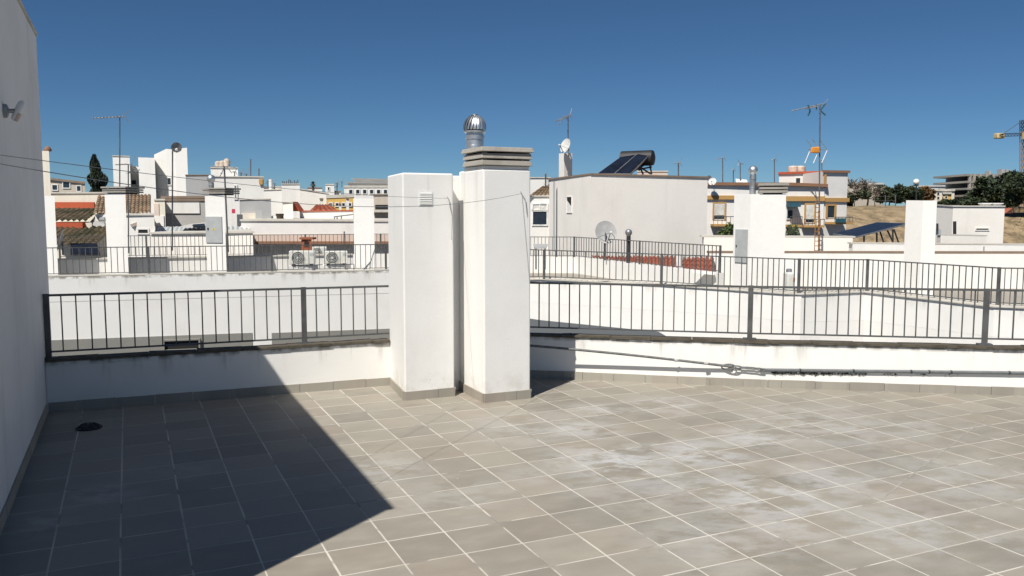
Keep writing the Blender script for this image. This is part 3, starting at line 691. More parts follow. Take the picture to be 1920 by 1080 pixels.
# ---------------------------------------------------------------- left building across the patio
A0, A1 = at(40, 517, 16.3), at(930, 505, 18.85)
fW2 = Face(A0, A1); bk = -fW2.n
t = thing('apartment_building', 'white apartment block across the patio on the left, behind lower railing', 'building', (A0.x, A0.y, GROUND))
q = [XY(A0), XY(A1), XY(A1) + bk * 8.2, XY(A0) + bk * 8.2]
MB().prism(q, GROUND, 0).build('wall', 'edge_plaster', t)
MB().prism([XY(A0), XY(A1), XY(A1) + bk * .24, XY(A0) + bk * .24], .002, .50).build('front_parapet', 'edge_plaster', t, bevel=.01)
MB().prism([XY(A0) + bk * 7.9, XY(A1) + bk * 7.9, XY(A1) + bk * 8.15, XY(A0) + bk * 8.15], .002, .46).build('rear_parapet', 'white_plaster', t)
MB().prism([XY(A0) - bk * .002, XY(A1) - bk * .002, XY(A1) + bk * .27, XY(A0) + bk * .27], .503, .520).build('coping', 'coping_light', t)
MB().prism([XY(A0) + bk * .25, XY(A1) + bk * .25, XY(A1) + bk * 7.88, XY(A0) + bk * 7.88], .001, .006).build('roof_deck', 'roof_deck', t)
m = MB(); fW2.panel(m, 30, 632, 475, 760, .012); o = m.build('painted_base', 'dado_grey', t)
m = MB(); fW2.panel(m, 511, 617, 900, 760, .012); o = m.build('painted_base', 'dado_grey', t)
fW2.window(t, 309, 638, 373, 654, 'dado_grey', 'black_gap', 1, .03, .08, 'vent_opening')
# the top of the painted base climbs to the right like the roof line: it is level, seen at an angle
low0, low1 = XY(at(104, 480, 17.6)), XY(at(662, 480, 19.6)); fl_ = Face(low0, low1)
t = thing('low_wall', 'low white wall on the left neighbour roof, behind its chimneys', 'wall', (low0.x, low0.y, 0))
MB().prism([low0, low1, low1 - fl_.n * .18, low0 - fl_.n * .18], .006, .76).build('wall', 'white_plaster', t)
MB().prism([low0 + fl_.n * .03, low1 + fl_.n * .03, low1 - fl_.n * .21, low0 - fl_.n * .21], .763, .79).build('coping', 'coping_light', t)
def rp(u, v, Y, zb=None):
    p = at(u, v, Y); return p if zb is None else Vector((p.x, p.y, zb))
def w2pt(u, out=-.12, z=.515):
    a_, _ = fW2.hit(u, 505); return fW2.pt(a_, z, out)
railing('railing', 'grey railing along the roof edge across the left patio', [(w2pt(u), 1.075) for u in (48, 278, 510, 725, 905)], [18, 21, 21, 18], None, .045, .01, .012, .02, .018, bot=.04)
f3 = Face(XY(A0) + bk * 8.0, XY(A1) + bk * 8.0)
def w3pt(u, z=.47): a_, _ = f3.hit(u, 470); return f3.pt(a_, z)
railing('railing', 'distant grey railing behind the air conditioners on the left roof', [(w3pt(u), 1.085) for u in (112, 275, 425, 573, 714, 850)], [21, 19, 19, 18, 17], None, .05, .01, .014, .02, .018, bot=.04)
# chimneys there
chimney('narrow white chimney beside the stair house wall on the left', [(70, 367, 17.2), (102, 367, 17.3)], .5)
t, f_, P3 = chimney('slim beige chimney stack with red clay cap beside the stair house', [(76, 283, 22.0), (91.5, 283, 22.1)], .3, 'cream_wall')
MB().lathe([(.08, 0), (.09, .02), (.09, .05), (.06, .10), (.03, .13), (0, .135)], 12, Matrix.Translation((P3[0] + P3[1]) / 2 + Vector((0, .15, .0)))).build('clay_cap', 'brown_trim', t, smooth=True)
t, f_, P3 = chimney('white chimney with thin louvre cap on the left roof, antenna mast above', [(196, 363, 17.55), (235, 363, 17.7)], .5); louvre_cap(t, P3, .5, 3, .032, .014)
t, f_, P3 = chimney('white chimney with grey meter door and warning triangle on left roof', [(384, 365, 17.95), (420.5, 365, 18.1)], .5); louvre_cap(t, P3, .5, 3, .032, .014)
m = MB(); f_[0].panel(m, 386.5, 406, 417, 455, .02); dr = m.build('meter_door', 'door_grey', t)
a_, z_ = f_[0].hit(402, 429); tri = [f_[0].pt(a_ - .035, z_ - .028, .024), f_[0].pt(a_ + .035, z_ - .028, .024), f_[0].pt(a_, z_ + .035, .024)]
MB().add(tri + [p - f_[0].n * .003 for p in tri], [(0, 1, 2), (5, 4, 3), (0, 3, 4, 1), (1, 4, 5, 2), (2, 5, 3, 0)]).build('warning_sign', 'sign_yellow', dr)
m = MB(); f_[0].slab(m, a_ - .006, a_ + .004, z_ - .015, z_ + .012, .0262, -.02); m.build('sign_mark', 'black_gap', dr)
m = MB(); f_[0].panel(m, 390, 427, 392.5, 431, .03); m.build('lock', 'dark_metal', dr)
flue_pipe('chrome ball flue beside the meter door chimney', 397, 327, 367, 18.3, .055, True, 'galvanised_dull')
chimney('plain white chimney right of the air conditioners on the left roof', [(662.5, 372, 18.55), (693, 372, 18.5), (701, 372.6, 18.9)], .45)
MB_ = None
# air conditioners, brick hood, tank
ac_unit('left air conditioner unit on the neighbour roof below the red brick hood', 543, 470.5, 590, 498, 18.55, R(10))
ac_unit('right air conditioner unit on the neighbour roof next to plain chimney', 608.5, 471, 651, 497, 18.75, R(12))
ac_unit('small air conditioner standing back between the two larger units', 586, 463, 612, 482, 19.9, R(12))
plin0, plin1 = XY(at(540, 500, 18.5)), XY(at(662, 500, 18.9)); d_ = Vector((0, .4, 0))
t = thing('plinth', 'white kerb under the two air conditioners on the roof', 'plinth', (plin0.x, plin0.y, 0))
MB().prism([plin0, plin1, plin1 + d_, plin0 + d_], .006, at(543, 498, 18.55).z - .004).build('kerb', 'white_plaster', t)
t, f_, P3 = chimney('small red brick vent hood above the air conditioners', [(565, 449, 20.6), (584, 449, 20.7)], .3, 'brick_red', 0.006, None, 'vent_hood', 'vent')
m = MB(); p, q = XY(P3[0]), XY(P3[1]); e = Vector((.04, 0, 0)); m.prism([p - e - Vector((0, .04, 0)), q + e - Vector((0, .04, 0)), q + e + Vector((0, .34, 0)), p - e + Vector((0, .34, 0))], P3[0].z + .003, P3[0].z + .05); m.build('cap', 'brick_red', t)
f_[0].window(t, 571, 452, 580, 463, 'brick_red', 'black_gap', 1, .015, .012, 'opening')
dish('grey satellite dish turned sideways on the far left roof', at(117, 452, 20.5), .27, (-.85, -.4, .3), 'dish_grey', at(118, 478, 20.5))
t = thing('skylight', 'dark blue glazed skylight behind the low wall on the far left', 'skylight', at(157, 480, 21.5))
p0, p1 = at(132, 479, 21.0), at(188, 479, 21.6); p2, p3 = at(182, 457, 23.0), at(132, 457, 22.6)
MB().hexa([p0, p1, Vector((p2.x, p2.y, p1.z)), Vector((p3.x, p3.y, p0.z)), p0 + Vector((0, 0, .02)), p1 + Vector((0, 0, .02)), p2, p3]).build('frame', 'dark_metal', t)
for k in range(3):
    a, b_ = (k + .06) / 3, (k + .94) / 3; z = Vector((0, -.008, .03)); c = [p0.lerp(p1, a), p0.lerp(p1, b_), p3.lerp(p2, b_), p3.lerp(p2, a)]
    c = [c[0].lerp(c[3], .05), c[1].lerp(c[2], .05), c[2].lerp(c[1], .05), c[3].lerp(c[0], .05)]
    MB().add([x + z for x in c] + [x + z - Vector((0, 0, .02)) for x in c], [(0, 1, 2, 3), (7, 6, 5, 4), (0, 4, 5, 1), (1, 5, 6, 2), (2, 6, 7, 3), (3, 7, 4, 0)]).build('pane', 'tarp_navy', t)
# antennas on the left roof
antenna('tall thin antenna mast above the left louvre capped chimney', at(224.5, 352, 18.2), at(224.5, 219, 18.2), at(173, 222, 18.2), 9, .28, .014)
antenna('short antenna mast between the tiled roof and left chimney', at(241, 475, 19.2), at(240.5, 308, 19.2), at(217, 309, 19.2), 4, .4, .014, extra=[(at(240, 325, 19.2), at(262, 318, 19.4), 4, .3)])
t = antenna('mast carrying a grey satellite dish against the sky on left', at(323, 470, 19.3), at(323.5, 285, 19.3), None, 0, .2, .017)
dish('round grey satellite dish on top of a mast, left skyline', at(331, 276, 19.25), .115, (.35, -.9, -.25), 'dish_grey', at(323.5, 287, 19.3))
antenna('leaning antenna mast beside the meter door chimney', at(428, 473, 19.4), at(420.5, 313, 19.4), at(397, 312, 19.4), 5, .3, .020, extra=[(at(421, 312, 19.4), at(445, 315, 19.4), 4, .42), (at(421, 313, 19.4), at(412, 332, 19.4), 2, .2)])
antenna('thin white aerial standing at the rear railing', at(645, 457, 24.6), at(645.5, 434, 24.6), None, 0, .2, .02)

# ---------------------------------------------------------------- roofs behind on the left
def tiled_roof(t, e0, e1, r0, r1, pitch=.22, mat='clay_brown', amp=.07, name='roof_tiles'):
    """barrel tiles from eave (left, right) up to ridge (left, right)"""
    L = (e1 - e0).length; n = max(4, int(L / pitch)); up = ((r0 + r1) / 2 - (e0 + e1) / 2); nr = (e1 - e0).cross(up).normalized(); rows = max(3, int(up.length / .38))
    m = MB(); sub = 4; cols = n * sub + 1; vs = []
    for j in range(rows + 1):
        for side in ((0, 1) if 0 < j < rows else (0,)):
            f = j / rows
            for i in range(cols):
                g_ = i / (cols - 1); p = e0.lerp(e1, g_).lerp(r0.lerp(r1, g_), f); h = amp * abs(math.sin(math.pi * i / sub)) + (.0 if side == 0 else .025)
                vs.append(p + nr * (h + random.uniform(-.006, .006)))
    rws = len(vs) // cols; fs = []
    for j in range(rws - 1):
        for i in range(cols - 1): a = j * cols + i; fs.append((a, a + 1, a + 1 + cols, a + cols))
    m.add(vs, fs); o = m.build(name, mat, t); o['kind'] = 'stuff'
    return o
# red-trimmed house with two mossy roofs
t, f_, P3 = block('tiled_house', 'old house with two mossy clay tile roofs and red painted bands', 'house', [(60, 418, 27.6), (172, 418, 28.0)], 6, 'cream_wall')
m = MB(); f_[0].panel(m, 60, 417, 160, 427.5, .16); m.build('painted_band', 'red_paint', t)
tiled_roof(t, at(40, 462, 24.2), at(178, 462, 24.6), at(92, 427, 27.6), at(215, 427, 27.9), .17, 'clay_mossy', .075)
tiled_roof(t, at(50, 415.5, 27.5), at(160, 415.5, 27.8), at(98, 393, 30.4), at(190, 393, 30.6), .17, 'clay_mossy', .075)
m = MB(); p0, p1, p2, p3 = at(160, 423, 27.85), at(196, 423, 28.6), at(196, 393, 30.5), at(186, 393, 30.5)
m.hexa([Vector((p.x, p.y, -3)) for p in (p0, p1, p2, p3)] + [Vector((p.x, p.y, p.z - .05)) for p in (p0, p1, p2, p3)]); m.build('gable_wall', 'grey_wall', t)
t, f_, P3 = block('house', 'cream house with red painted band above the mossy tile roofs', 'house', [(60, 363, 32.0), (200, 363, 33.0)], 5, 'cream_wall', 'coping_light')
m = MB(); f_[0].panel(m, 60, 379, 178, 392, .06); m.build('painted_band', 'red_paint', t)
t, f_, P3 = block('house', 'white house with brown striped tile roof behind the left chimney', 'house', [(178, 402, 29.0), (283, 401, 30.0)], 5, 'old_white')
tiled_roof(t, at(175, 402, 28.8), at(283, 401, 29.8), at(184, 366, 32.2), at(283, 366, 33.2), .125, 'clay_brown', .055)
m = MB(); f_[0].panel(m, 184, 407, 197, 412, .04); m.build('ledge', 'far_grey', t); m = MB(); f_[0].panel(m, 184, 415, 197, 420, .04); m.build('ledge', 'far_grey', t)
t, f_, P3 = block('house', 'small white house with one dark slot window behind the left chimney', 'house', [(228, 404, 27.0), (289, 404, 27.6)], 3.0, 'old_white', 'coping_light')
f_[0].window(t, 260, 430.5, 278, 437, 'old_white', 'black_gap', 1, .04, .03)
m = MB(); f_[0].bar = None
p, q = at(246, 423, 26.9), at(277, 411, 27.2); m.bar(p, q, .12, .10); m.build('gutter', 'pink_wall', t)
t, f_, P3 = block('house', 'narrow cream house with peeling ochre wall beside the white slot window house', 'house', [(289, 376, 30.0), (309, 376, 30.3)], 4, 'cream_wall', 'coping_light')
m = MB(); f_[0].panel(m, 290, 382, 299, 405, .03); m.build('bare_patch', 'pink_wall', t)
m = MB(); f_[0].panel(m, 289, 405, 309, 424, .05); m.build('lower_wall', 'old_white', t)
t, f_, P3 = block('house', 'flat roofed house with brown eaves and white band, left centre', 'house', [(308, 377, 33.0), (386, 377, 34.2)], 6, 'grey_wall', 'coping_brown', .16, .04)
m = MB(); f_[0].panel(m, 310, 380, 375, 400, .05); m.build('white_band', 'old_white', t)
m = MB(); f_[0].panel(m, 303, 367.5, 386, 372, .06, .3); m.build('roof_edge', 'coping_brown', t)
t, f_, P3 = block('shed', 'low cream flat roof with grey corrugated sheet, left middle', 'shed', [(284, 439, 26.0), (390, 437.5, 26.1), (474, 437, 26.2)], 3.0, 'warm_white', 'coping_light', .05, .06)
p = [at(290, 436.5, 26.9), at(386, 435, 27.7), at(386, 425, 29.4), at(297, 427, 28.6)]
m = MB(); vs = []; n_ = 44
for j in (0, 1):
    for i in range(n_ + 1):
        f = i / n_; a = p[0].lerp(p[1], f); b_ = p[3].lerp(p[2], f); q = a.lerp(b_, j); vs.append(q + Vector((0, 0, .03 + .012 * math.sin(i * math.pi / 2))))
m.add(vs, [(i, i + 1, i + n_ + 2, i + n_ + 1) for i in range(n_)]); o = m.build('corrugated_sheet', 'panel_grey', t)
p = [at(424, 434.5, 28.2), at(468, 434, 28.5), at(468, 424.5, 29.4), at(424, 426, 29.1)]
m = MB(); vs = []
for j in (0, 1):
    for i in range(21):
        f = i / 20; vs.append(p[0].lerp(p[1], f).lerp(p[3].lerp(p[2], f), j) + Vector((0, 0, .02 + .03 * math.sin(i * math.pi / 2))))
m.add(vs, [(i, i + 1, i + 22, i + 21) for i in range(20)]); m.build('corrugated_sheet', 'panel_grey', t)
t = thing('roof_window', 'sloping dark roof window on the cream flat roof', 'roof window', at(355, 437, 27.5))
MB().hexa([at(335, 425.5, 27.3), at(386, 428, 27.5), at(386, 427, 28.5), at(345, 425, 28.3), at(352, 421, 27.6), at(386, 417, 27.8), at(386, 416.5, 28.6), at(356, 420, 28.5)]).build('box', 'grey_wall', t)
MB().hexa([at(360, 424, 27.2), at(384, 424.6, 27.3), at(384, 424.5, 27.5), at(360, 424, 27.4), at(362, 420.5, 27.3), at(384, 419, 27.4), at(384, 419, 27.6), at(362, 420.4, 27.5)]).build('pane', 'glass_dark', t)
# long pale wall with rust ledge behind the rear railing
t, f_, P3 = block('apartment_building', 'long pale plaster wall with rust brown ledge behind the rear railing', 'building', [(452, 414.5, 29.0), (760, 416, 31.0)], 7, 'grey_wall' if 0 else 'old_white', 'coping_light')
m = MB(); f_[0].panel(m, 474, 439.5, 760, 452, .02); m.build('wall_band', 'pink_wall', t)
m = MB(); f_[0].panel(m, 472, 452, 760, 456.5, .55, 0); m.build('ledge', 'brown_trim', t)
# things on that roof
def hut(label, tops, depth, wall='old_white', cop=None, name='roof_hut', cat='hut', z0=.5, **k): return block(name, label, cat, tops, depth, wall, cop, .05, .03, z0=z0, **k)
hut('grey rendered roof hut behind the leaning antenna mast', [(449, 375, 33.0), (508, 374, 33.4)], 3, 'far_grey', 'coping_light')
hut('square grey vent block before the grey rendered roof hut', [(479, 394, 32.0), (491, 394, 32.1)], .5, 'far_grey', None, 'vent_block', 'vent')
hut('white block with open top in front of grey roof hut', [(452, 400, 32.4), (479, 399, 32.6)], 1.2, 'cream_wall', None, 'roof_block', 'hut')
t, f_, P3 = hut('tall cream chimney with red sloping hood on the pale roof', [(530, 381, 33.0), (549, 380, 33.2)], .8, 'warm_white', 'coping_light', 'chimney', 'chimney')
m = MB(); a, b_, c = at(549, 378, 33.6), at(561, 395, 33.6), at(549, 396, 33.6); w_ = Vector((0, .8, 0)); m.add([a, b_, c, a + w_, b_ + w_, c + w_], [(2, 1, 0), (3, 4, 5), (0, 1, 4, 3), (1, 2, 5, 4), (2, 0, 3, 5)]); m.build('hood', 'red_paint', t)
hut('low white wall piece left of the cream chimney', [(505, 405, 33.0), (530, 404, 33.1)], 1, 'old_white')
t = thing('planter', 'dark brown planter pot on the pale roof by cream chimney', 'planter', at(525, 414, 31.8)); MB().lathe([(.10, 0), (.15, .24), (.17, .26), (.13, .27), (.12, .2), (0, .2)], 16, Matrix.Translation(at(525, 414, 31.8))).build('pot', 'coping_dirty', t, smooth=True)
hut('low pinkish roof wall with orange coping, left of the plain chimney', [(562, 397, 34.0), (662, 396, 35.0)], 3, 'warm_white', 'red_paint')
t, f_, P3 = block('house', 'house with low orange tile roof left of the plain chimney', 'house', [(583, 396, 38.0), (632, 396, 38.6)], 4, 'cream_wall')
tiled_roof(t, at(580, 397, 37.8), at(634, 396, 38.4), at(592, 385, 40.5), at(618, 385, 40.8), .22, 'clay_red')
t = thing('roof_rack', 'thin pale metal frame on the pale roof beside the chimney', 'frame', at(635, 415, 31.2))
pipes(t, [(at(u, 416, 31.2), at(u, 406, 31.2)) for u in (627, 632, 640)] + [(at(626, 406.5, 31.2), at(663, 402, 31.6))], .025, 'galvanised_dull')
hut('small red cloth covered box by the leaning antenna', [(434.5, 392, 31.5), (441, 392, 31.5)], .2, 'red_cloth', None, 'cloth_box', 'box', at(438, 400, 31.5).z)
hut('dark green potted shrub box beside the red cloth', [(444, 402, 31.0), (455, 402, 31.0)], .4, 'grey_slab', None, 'planter_box', 'planter')

# ---------------------------------------------------------------- skyline on the left
def far_windows(t, f, lst, frame='far_white', pane='glass_dark'):
    for (u0, v0, u1, v1) in lst: f.window(t, u0, v0, u1, v1, frame, pane, 1, .06, .06)
t, f_, P3 = block('house', 'brown flat roofed house on the skyline left of the cypress', 'house', [(90, 337, 60), (159, 345, 62)], 8, 'far_beige', 'coping_brown', .15, .1)
far_windows(t, f_[0], [(99, 347, 108, 356), (119, 341, 131, 352), (145, 349, 152, 358)], 'far_white')
t, f_, P3 = block('tower_house', 'white house with stepped block towers on the skyline, left centre', 'building', [(211, 293, 58), (243, 294, 58.5)], 5, 'far_white', 'coping_light')
for tops, dp in (([(242, 308, 60), (261, 314, 59.9)], 4), ([(259, 295, 57.6), (290, 296, 57.2)], 5), ([(289, 290, 58.6), (312, 279, 58.1), (330, 281, 58.0)], 5), ([(328, 279, 57.5), (350.5, 277, 57.1)], 5)):
    Q = [at(*x) for x in tops]; o_ = XY(Q[-1] + Q[0]).normalized() * dp
    pts = [XY(x) for x in Q] + [XY(Q[-1]) + o_, XY(Q[0]) + o_]; zs = [x.z for x in Q] + [Q[-1].z, Q[0].z]
    MB().prism(pts, GROUND, zs).build('tower', 'far_white', t); ff = Face(Q[-2], Q[-1])
    if tops[0][0] == 242: far_windows(t, ff, [(247, 338, 256, 346)])
    if tops[0][0] == 289: far_windows(t, ff, [(315, 334, 321, 346)])
t, f_, P3 = block('house', 'grey sloping roofed house right of the stepped towers', 'house', [(348, 329, 55), (392, 329, 56)], 5, 'far_grey', 'coping_brown')
t, f_, P3 = block('apartment_building', 'white building with three beige water tanks on the roof', 'building', [(395, 315, 48), (446, 316, 48.6)], 6, 'far_white', 'coping_light')
for u, vt in ((409, 302), (417, 301), (425.5, 297)):
    b_ = at(u, 315, 49.5); tp = at(u, vt, 49.5); w = thing('water_tank', 'beige water tank, %s of three on the white roof' % ('leftmost' if u == 409 else 'middle' if u == 417 else 'rightmost and tallest'), 'water tank', b_, 'water tanks on the white roof')
    r_ = .17; h = tp.z - b_.z; MB().lathe([(r_, 0), (r_ * 1.05, h * .3), (r_, h * .8), (r_ * .6, h * .95), (r_ * .3, h), (0, h)], 16, Matrix.Translation(b_)).build('barrel', 'tank_beige', w, smooth=True)
t, f_, P3 = block('apartment_building', 'long white building behind the leaning antenna mast', 'building', [(402, 332, 44), (494, 333, 45)], 7, 'far_white', 'coping_light')
far_windows(t, f_[0], [(441, 349, 444, 372)], 'far_white', 'far_grey')
m = MB(); f_[0].panel(m, 487, 336, 494, 346, .12); m.build('orange_patch', 'ochre_paint', t)
for i, (u, vt) in enumerate(((470, 298), (485.5, 316))): antenna('thin aerial on the long white building, %s' % ('the taller one' if i == 0 else 'the shorter one'), at(u, 333, 46), at(u, vt, 46), None, 0, .2, .03)
t, f_, P3 = block('house', 'plain white house in the skyline, left of antenna cluster', 'house', [(494, 357, 62), (530, 356, 63)], 6, 'far_white', 'coping_light')
t, f_, P3 = block('house', 'pale house crowned with a cluster of aerials', 'house', [(528, 346, 58), (562, 346, 59)], 6, 'far_white', 'coping_light')
for k in range(9):
    u = 530 + k * 3.6; antenna('small dark aerial, %s from left in the cluster on the pale house' % ('first', 'second', 'third', 'fourth', 'fifth', 'sixth', 'seventh', 'eighth', 'ninth')[k], at(u, 346, 59), at(u + random.uniform(-1, 1), 337 + random.uniform(-2, 4), 59), None, 0, .2, .035)['group'] = 'aerials on the pale skyline house'
t, f_, P3 = block('house', 'grey gabled house below the palm on the skyline', 'house', [(562, 355, 56), (617, 364, 57)], 7, 'far_grey' if 0 else 'old_white', 'coping_light')
m = MB(); a, b_, c = at(562, 358, 55.8), at(580, 382, 55.8), at(562, 383, 55.8); 
t, f_, P3 = block('apartment_building', 'yellow ochre building on the skyline left of the plain chimney', 'building', [(612, 372, 52), (664, 370, 53)], 6, 'yellow_wall', 'coping_light', .2, .03)
far_windows(t, f_[0], [(u, 381, u + 5, 386) for u in (618, 630, 642, 654)])
rnd = random.Random(21); ORD = ('first', 'second', 'third', 'fourth', 'fifth', 'sixth', 'seventh', 'eighth', 'ninth', 'tenth', 'eleventh', 'twelfth', 'thirteenth', 'fourteenth', 'fifteenth', 'sixteenth')
for k in range(16):
    u = 352 + k * 23 + rnd.uniform(-6, 6); w = rnd.uniform(14, 30); Y = 66 + rnd.uniform(0, 26); v = rnd.uniform(347, 364)
    t, f_, P3 = block('roof_hut', 'small far rooftop hut, %s from left in the row left of the chimneys' % ORD[k], 'hut', [(u, v, Y), (u + w, v + rnd.uniform(-.6, .6), Y + rnd.uniform(-1, 1))], 4, rnd.choice(('far_white', 'far_white', 'old_white', 'cream_wall', 'far_beige')), rnd.choice(('coping_light', 'coping_brown')), .12, .04, group='far rooftop huts left of the chimneys')
    if k % 2: far_windows(t, f_[0], [(u + w * .3, v + 4, u + w * .3 + 3, v + 9)])
    if k % 3 == 0: antenna('thin far aerial on the %s small rooftop hut from left' % ORD[k], at(u + w * .5, v, Y + 1), at(u + w * .5, v - rnd.uniform(7, 14), Y + 1), at(u + w * .5 - 5, v - 8, Y + 1), 3, .6, .035, br=.025)
for k in range(7):
    u = 598 + k * 18 + rnd.uniform(-4, 4); Y = 40 + rnd.uniform(0, 6); v = rnd.uniform(372, 386)
    block('chimney', 'small far chimney stack, %s from left near the plain white chimney' % ORD[k], 'chimney', [(u, v, Y), (u + rnd.uniform(4, 7), v, Y)], .5, rnd.choice(('far_white', 'cream_wall', 'brick_red')), 'coping_brown', .06, .05, z0=.4, group='far chimney stacks')
flue_pipe('white round flue on the plain skyline house', 508, 336, 357, 62.5, .14, False, 'white_plastic')
for i, (u, vb, vt, Y) in enumerate(((440, 333, 322, 46), (452, 333, 324, 46), (462, 333, 326, 46.5), (515, 357, 344, 63), (632, 372, 343, 53), (641, 352, 340, 76))):
    antenna('small skyline aerial %s' % ('left end of the long white roof', 'second from left on the long white roof', 'third from left on the long white roof', 'beside the white round flue', 'above the yellow ochre building', 'at the left end of the stepped block')[i], at(u, vb, Y), at(u, vt, Y), at(u - 4, vt + 1, Y), 3, .5, .03, br=.02)
t, f_, P3 = block('apartment_building', 'white stepped apartment block with terraces behind the plain chimney', 'building', [(645, 352, 74), (740, 352, 76)], 10, 'far_white', 'coping_light', .2, .04)
for tops in ([(652, 343, 76), (740, 343, 78)], [(663, 336, 78), (740, 335, 80)]):
    Q = [at(*x) for x in tops]; o_ = Vector((0, 8, 0)); MB().prism([XY(Q[0]), XY(Q[1]), XY(Q[1]) + o_, XY(Q[0]) + o_], 0, Q[0].z).build('storey', 'far_white', t)
    ff = Face(Q[0], Q[1]); m = MB(); ff.panel(m, tops[0][0] - 4, tops[0][1] - 1, 740, tops[0][1] + 1, .3); m.build('slab_edge', 'far_grey', t)
far_windows(t, f_[0], [(u, 356, u + 6, 363) for u in (655, 668, 681, 694, 707, 720)])
t, f_, P3 = block('house', 'weathered house with a dark open loggia right of the plain chimney', 'house', [(700, 366, 42), (745, 366, 43)], 6, 'far_beige', 'coping_brown')
m = MB(); f_[0].panel(m, 704, 384, 740, 393, .05); m.build('opening', 'black_gap', t)  # flat black panel: the shade inside the loggia is painted on
m = MB(); f_[0].panel(m, 700, 393, 745, 398, .3); m.build('ledge', 'coping_light', t)

# ---------------------------------------------------------------- right: roof across the patio
RP2 = [(960, 466, 524, 17.0), (1020, 468, 523, 16.5), (1240, 476, 533, 15.2), (1380, 481, 542.5, 14.4), (1480, 484.5, 549.5, 13.75), (1497, 485, 550.5, 13.6), (1625, 486, 546.5, 13.8), (1870, 501.5, 574, 12.0), (2010, 503, 579, 11.6)]
base2 = [at(u, vb, Y) for u, vt, vb, Y in RP2]
front = [Vector((p.x, p.y, 0)) for p in base2]
fo = offs([Vector((p.x, p.y)) for p in front], .24); fi = offs([Vector((p.x, p.y)) for p in front], -.12)
t = thing('apartment_building', 'white apartment block across the patio on the right with zigzag roof edge', 'building', (4, 16, GROUND))
rear = [Vector((14, 19.5, 0)), Vector((11, 24.5, 0)), Vector((-1.0, 25.5, 0))]
MB().prism([Vector((p.x, p.y, 0)) for p in fi] + rear, GROUND, 0).build('wall', 'white_plaster', t)
m = MB()
pz = [p.z - .01 for p in base2]
m.prism([Vector((p.x, p.y, 0)) for p in fi] + [Vector((p.x, p.y, 0)) for p in fo[::-1]], .002, pz + pz[::-1]); m.build('front_parapet', 'edge_plaster', t)
m = MB(); fe, fw = offs([Vector((p.x, p.y)) for p in front], -.15), offs([Vector((p.x, p.y)) for p in front], .27)
n = len(pz); q = [Vector((p.x, p.y, 0)) for p in fe] + [Vector((p.x, p.y, 0)) for p in fw[::-1]]; zz_ = pz + pz[::-1]
vs = [Vector((p.x, p.y, zz_[i] + .003)) for i, p in enumerate(q)] + [Vector((p.x, p.y, zz_[i] + .02)) for i, p in enumerate(q)]; k = len(q)
m.add(vs, [tuple(range(k - 1, -1, -1)), tuple(range(k, 2 * k))] + [(i, (i + 1) % k, k + (i + 1) % k, k + i) for i in range(k)]); m.build('coping', 'coping_light', t)
MB().prism([Vector((p.x, p.y, 0)) for p in fw] + [r_ - Vector((0, .3, 0)) for r_ in rear], .001, .005).build('roof_deck', 'roof_deck', t)
posts = [(Vector((p.x, p.y, p.z + .008)), at(RP2[i][0], RP2[i][1], RP2[i][3]).z) for i, p in enumerate(base2)]
railing('railing', 'grey railing along the zigzag roof edge across the right patio', posts, [5, 18, 12, 9, 1, 14, 21, 11], (1, 2, 5, 6, 7, 8), .045, .01, .012, .02, .018, bot=.04)
# grey slab roof in the patio
t = thing('patio_extension', 'dark grey flat roofed extension in the patio behind the right parapet', 'building', at(1100, 620, 11.8))
z = .12; g0, g1, g2 = gp(985, 596, z), gp(1012, 600, z), gp(1235, 622, z)
Q = [Vector((.1, 9.75, 0)), Vector((2.2, 9.4, 0)), XY(g2), XY(g1), XY(g0)]
MB().prism(Q, z - .07, z).build('slab', 'grey_slab', t)
MB().prism([p + (Vector((.9, 10.9, 0)) - p) * .06 for p in Q], GROUND, z - .072).build('wall', 'white_plaster', t)
# rear parapet and railing of that roof
RQ = [(975, 482, 24.3), (1077, 482.5, 24.2), (1200, 495, 20.9), (1343, 511, 18.0)]
q3 = [at(*x) for x in RQ]; q3 = [Vector((p.x, p.y, .47)) for p in q3]
oo = offs([Vector((p.x, p.y)) for p in q3], .22)
t = thing('parapet_wall', 'low white rear parapet of the right roof, angled towards the viewer', 'wall', q3[1])
MB().prism([XY(p) for p in q3] + [Vector((p.x, p.y, 0)) for p in oo[::-1]], .005, .46).build('wall', 'white_plaster', t)
railing('railing', 'distant railing on the angled rear parapet below the big white house', [(p + Vector((0, 0, 0)), 1.05) for p in [Vector((p.x, p.y, .465)) + Vector((0, .1, 0)) for p in (q3[0], q3[1], (q3[1] + q3[2]) / 2, q3[2], q3[3] + Vector((.1, 0, 0)))]], [14, 11, 11, 22], None, .05, .012, .014, .02, .02, bot=.04)
# red clay lattice behind it
t = thing('tile_roof', 'low red clay tile roof strip behind the angled rear parapet', 'roof', at(1230, 500, 24))
for (u0, v0a, v0b, u1, v1a, v1b, Y0, Y1) in ((1108, 482.5, 484.5, 1271, 483, 505, 25.0, 20.6), (1280, 486, 507, 1339, 484.5, 513, 20.4, 18.9)):
    e0, e1 = at(u0, v0b, Y0), at(u1, v1b, Y1); r0, r1 = at(u0, v0a, Y0 + 1.4), at(u1, v1a, Y1 + 1.4); tiled_roof(t, e0, e1, r0, r1, .2, 'clay_red', .06)
MB().hexa([at(1298, 511.5, 18.2), at(1340, 516, 17.9), at(1340, 516, 18.2), at(1298, 511.5, 18.5), at(1298, 505.5, 18.2), at(1340, 510, 17.9), at(1340, 510, 18.2), at(1298, 505.5, 18.5)]).build('white_edge', 'white_plaster', t)
MB().tube([at(1273, 500, 20.3), at(1273, 478, 20.3)], .07, 12).build('vent_stub', 'white_plastic', t, smooth=True)
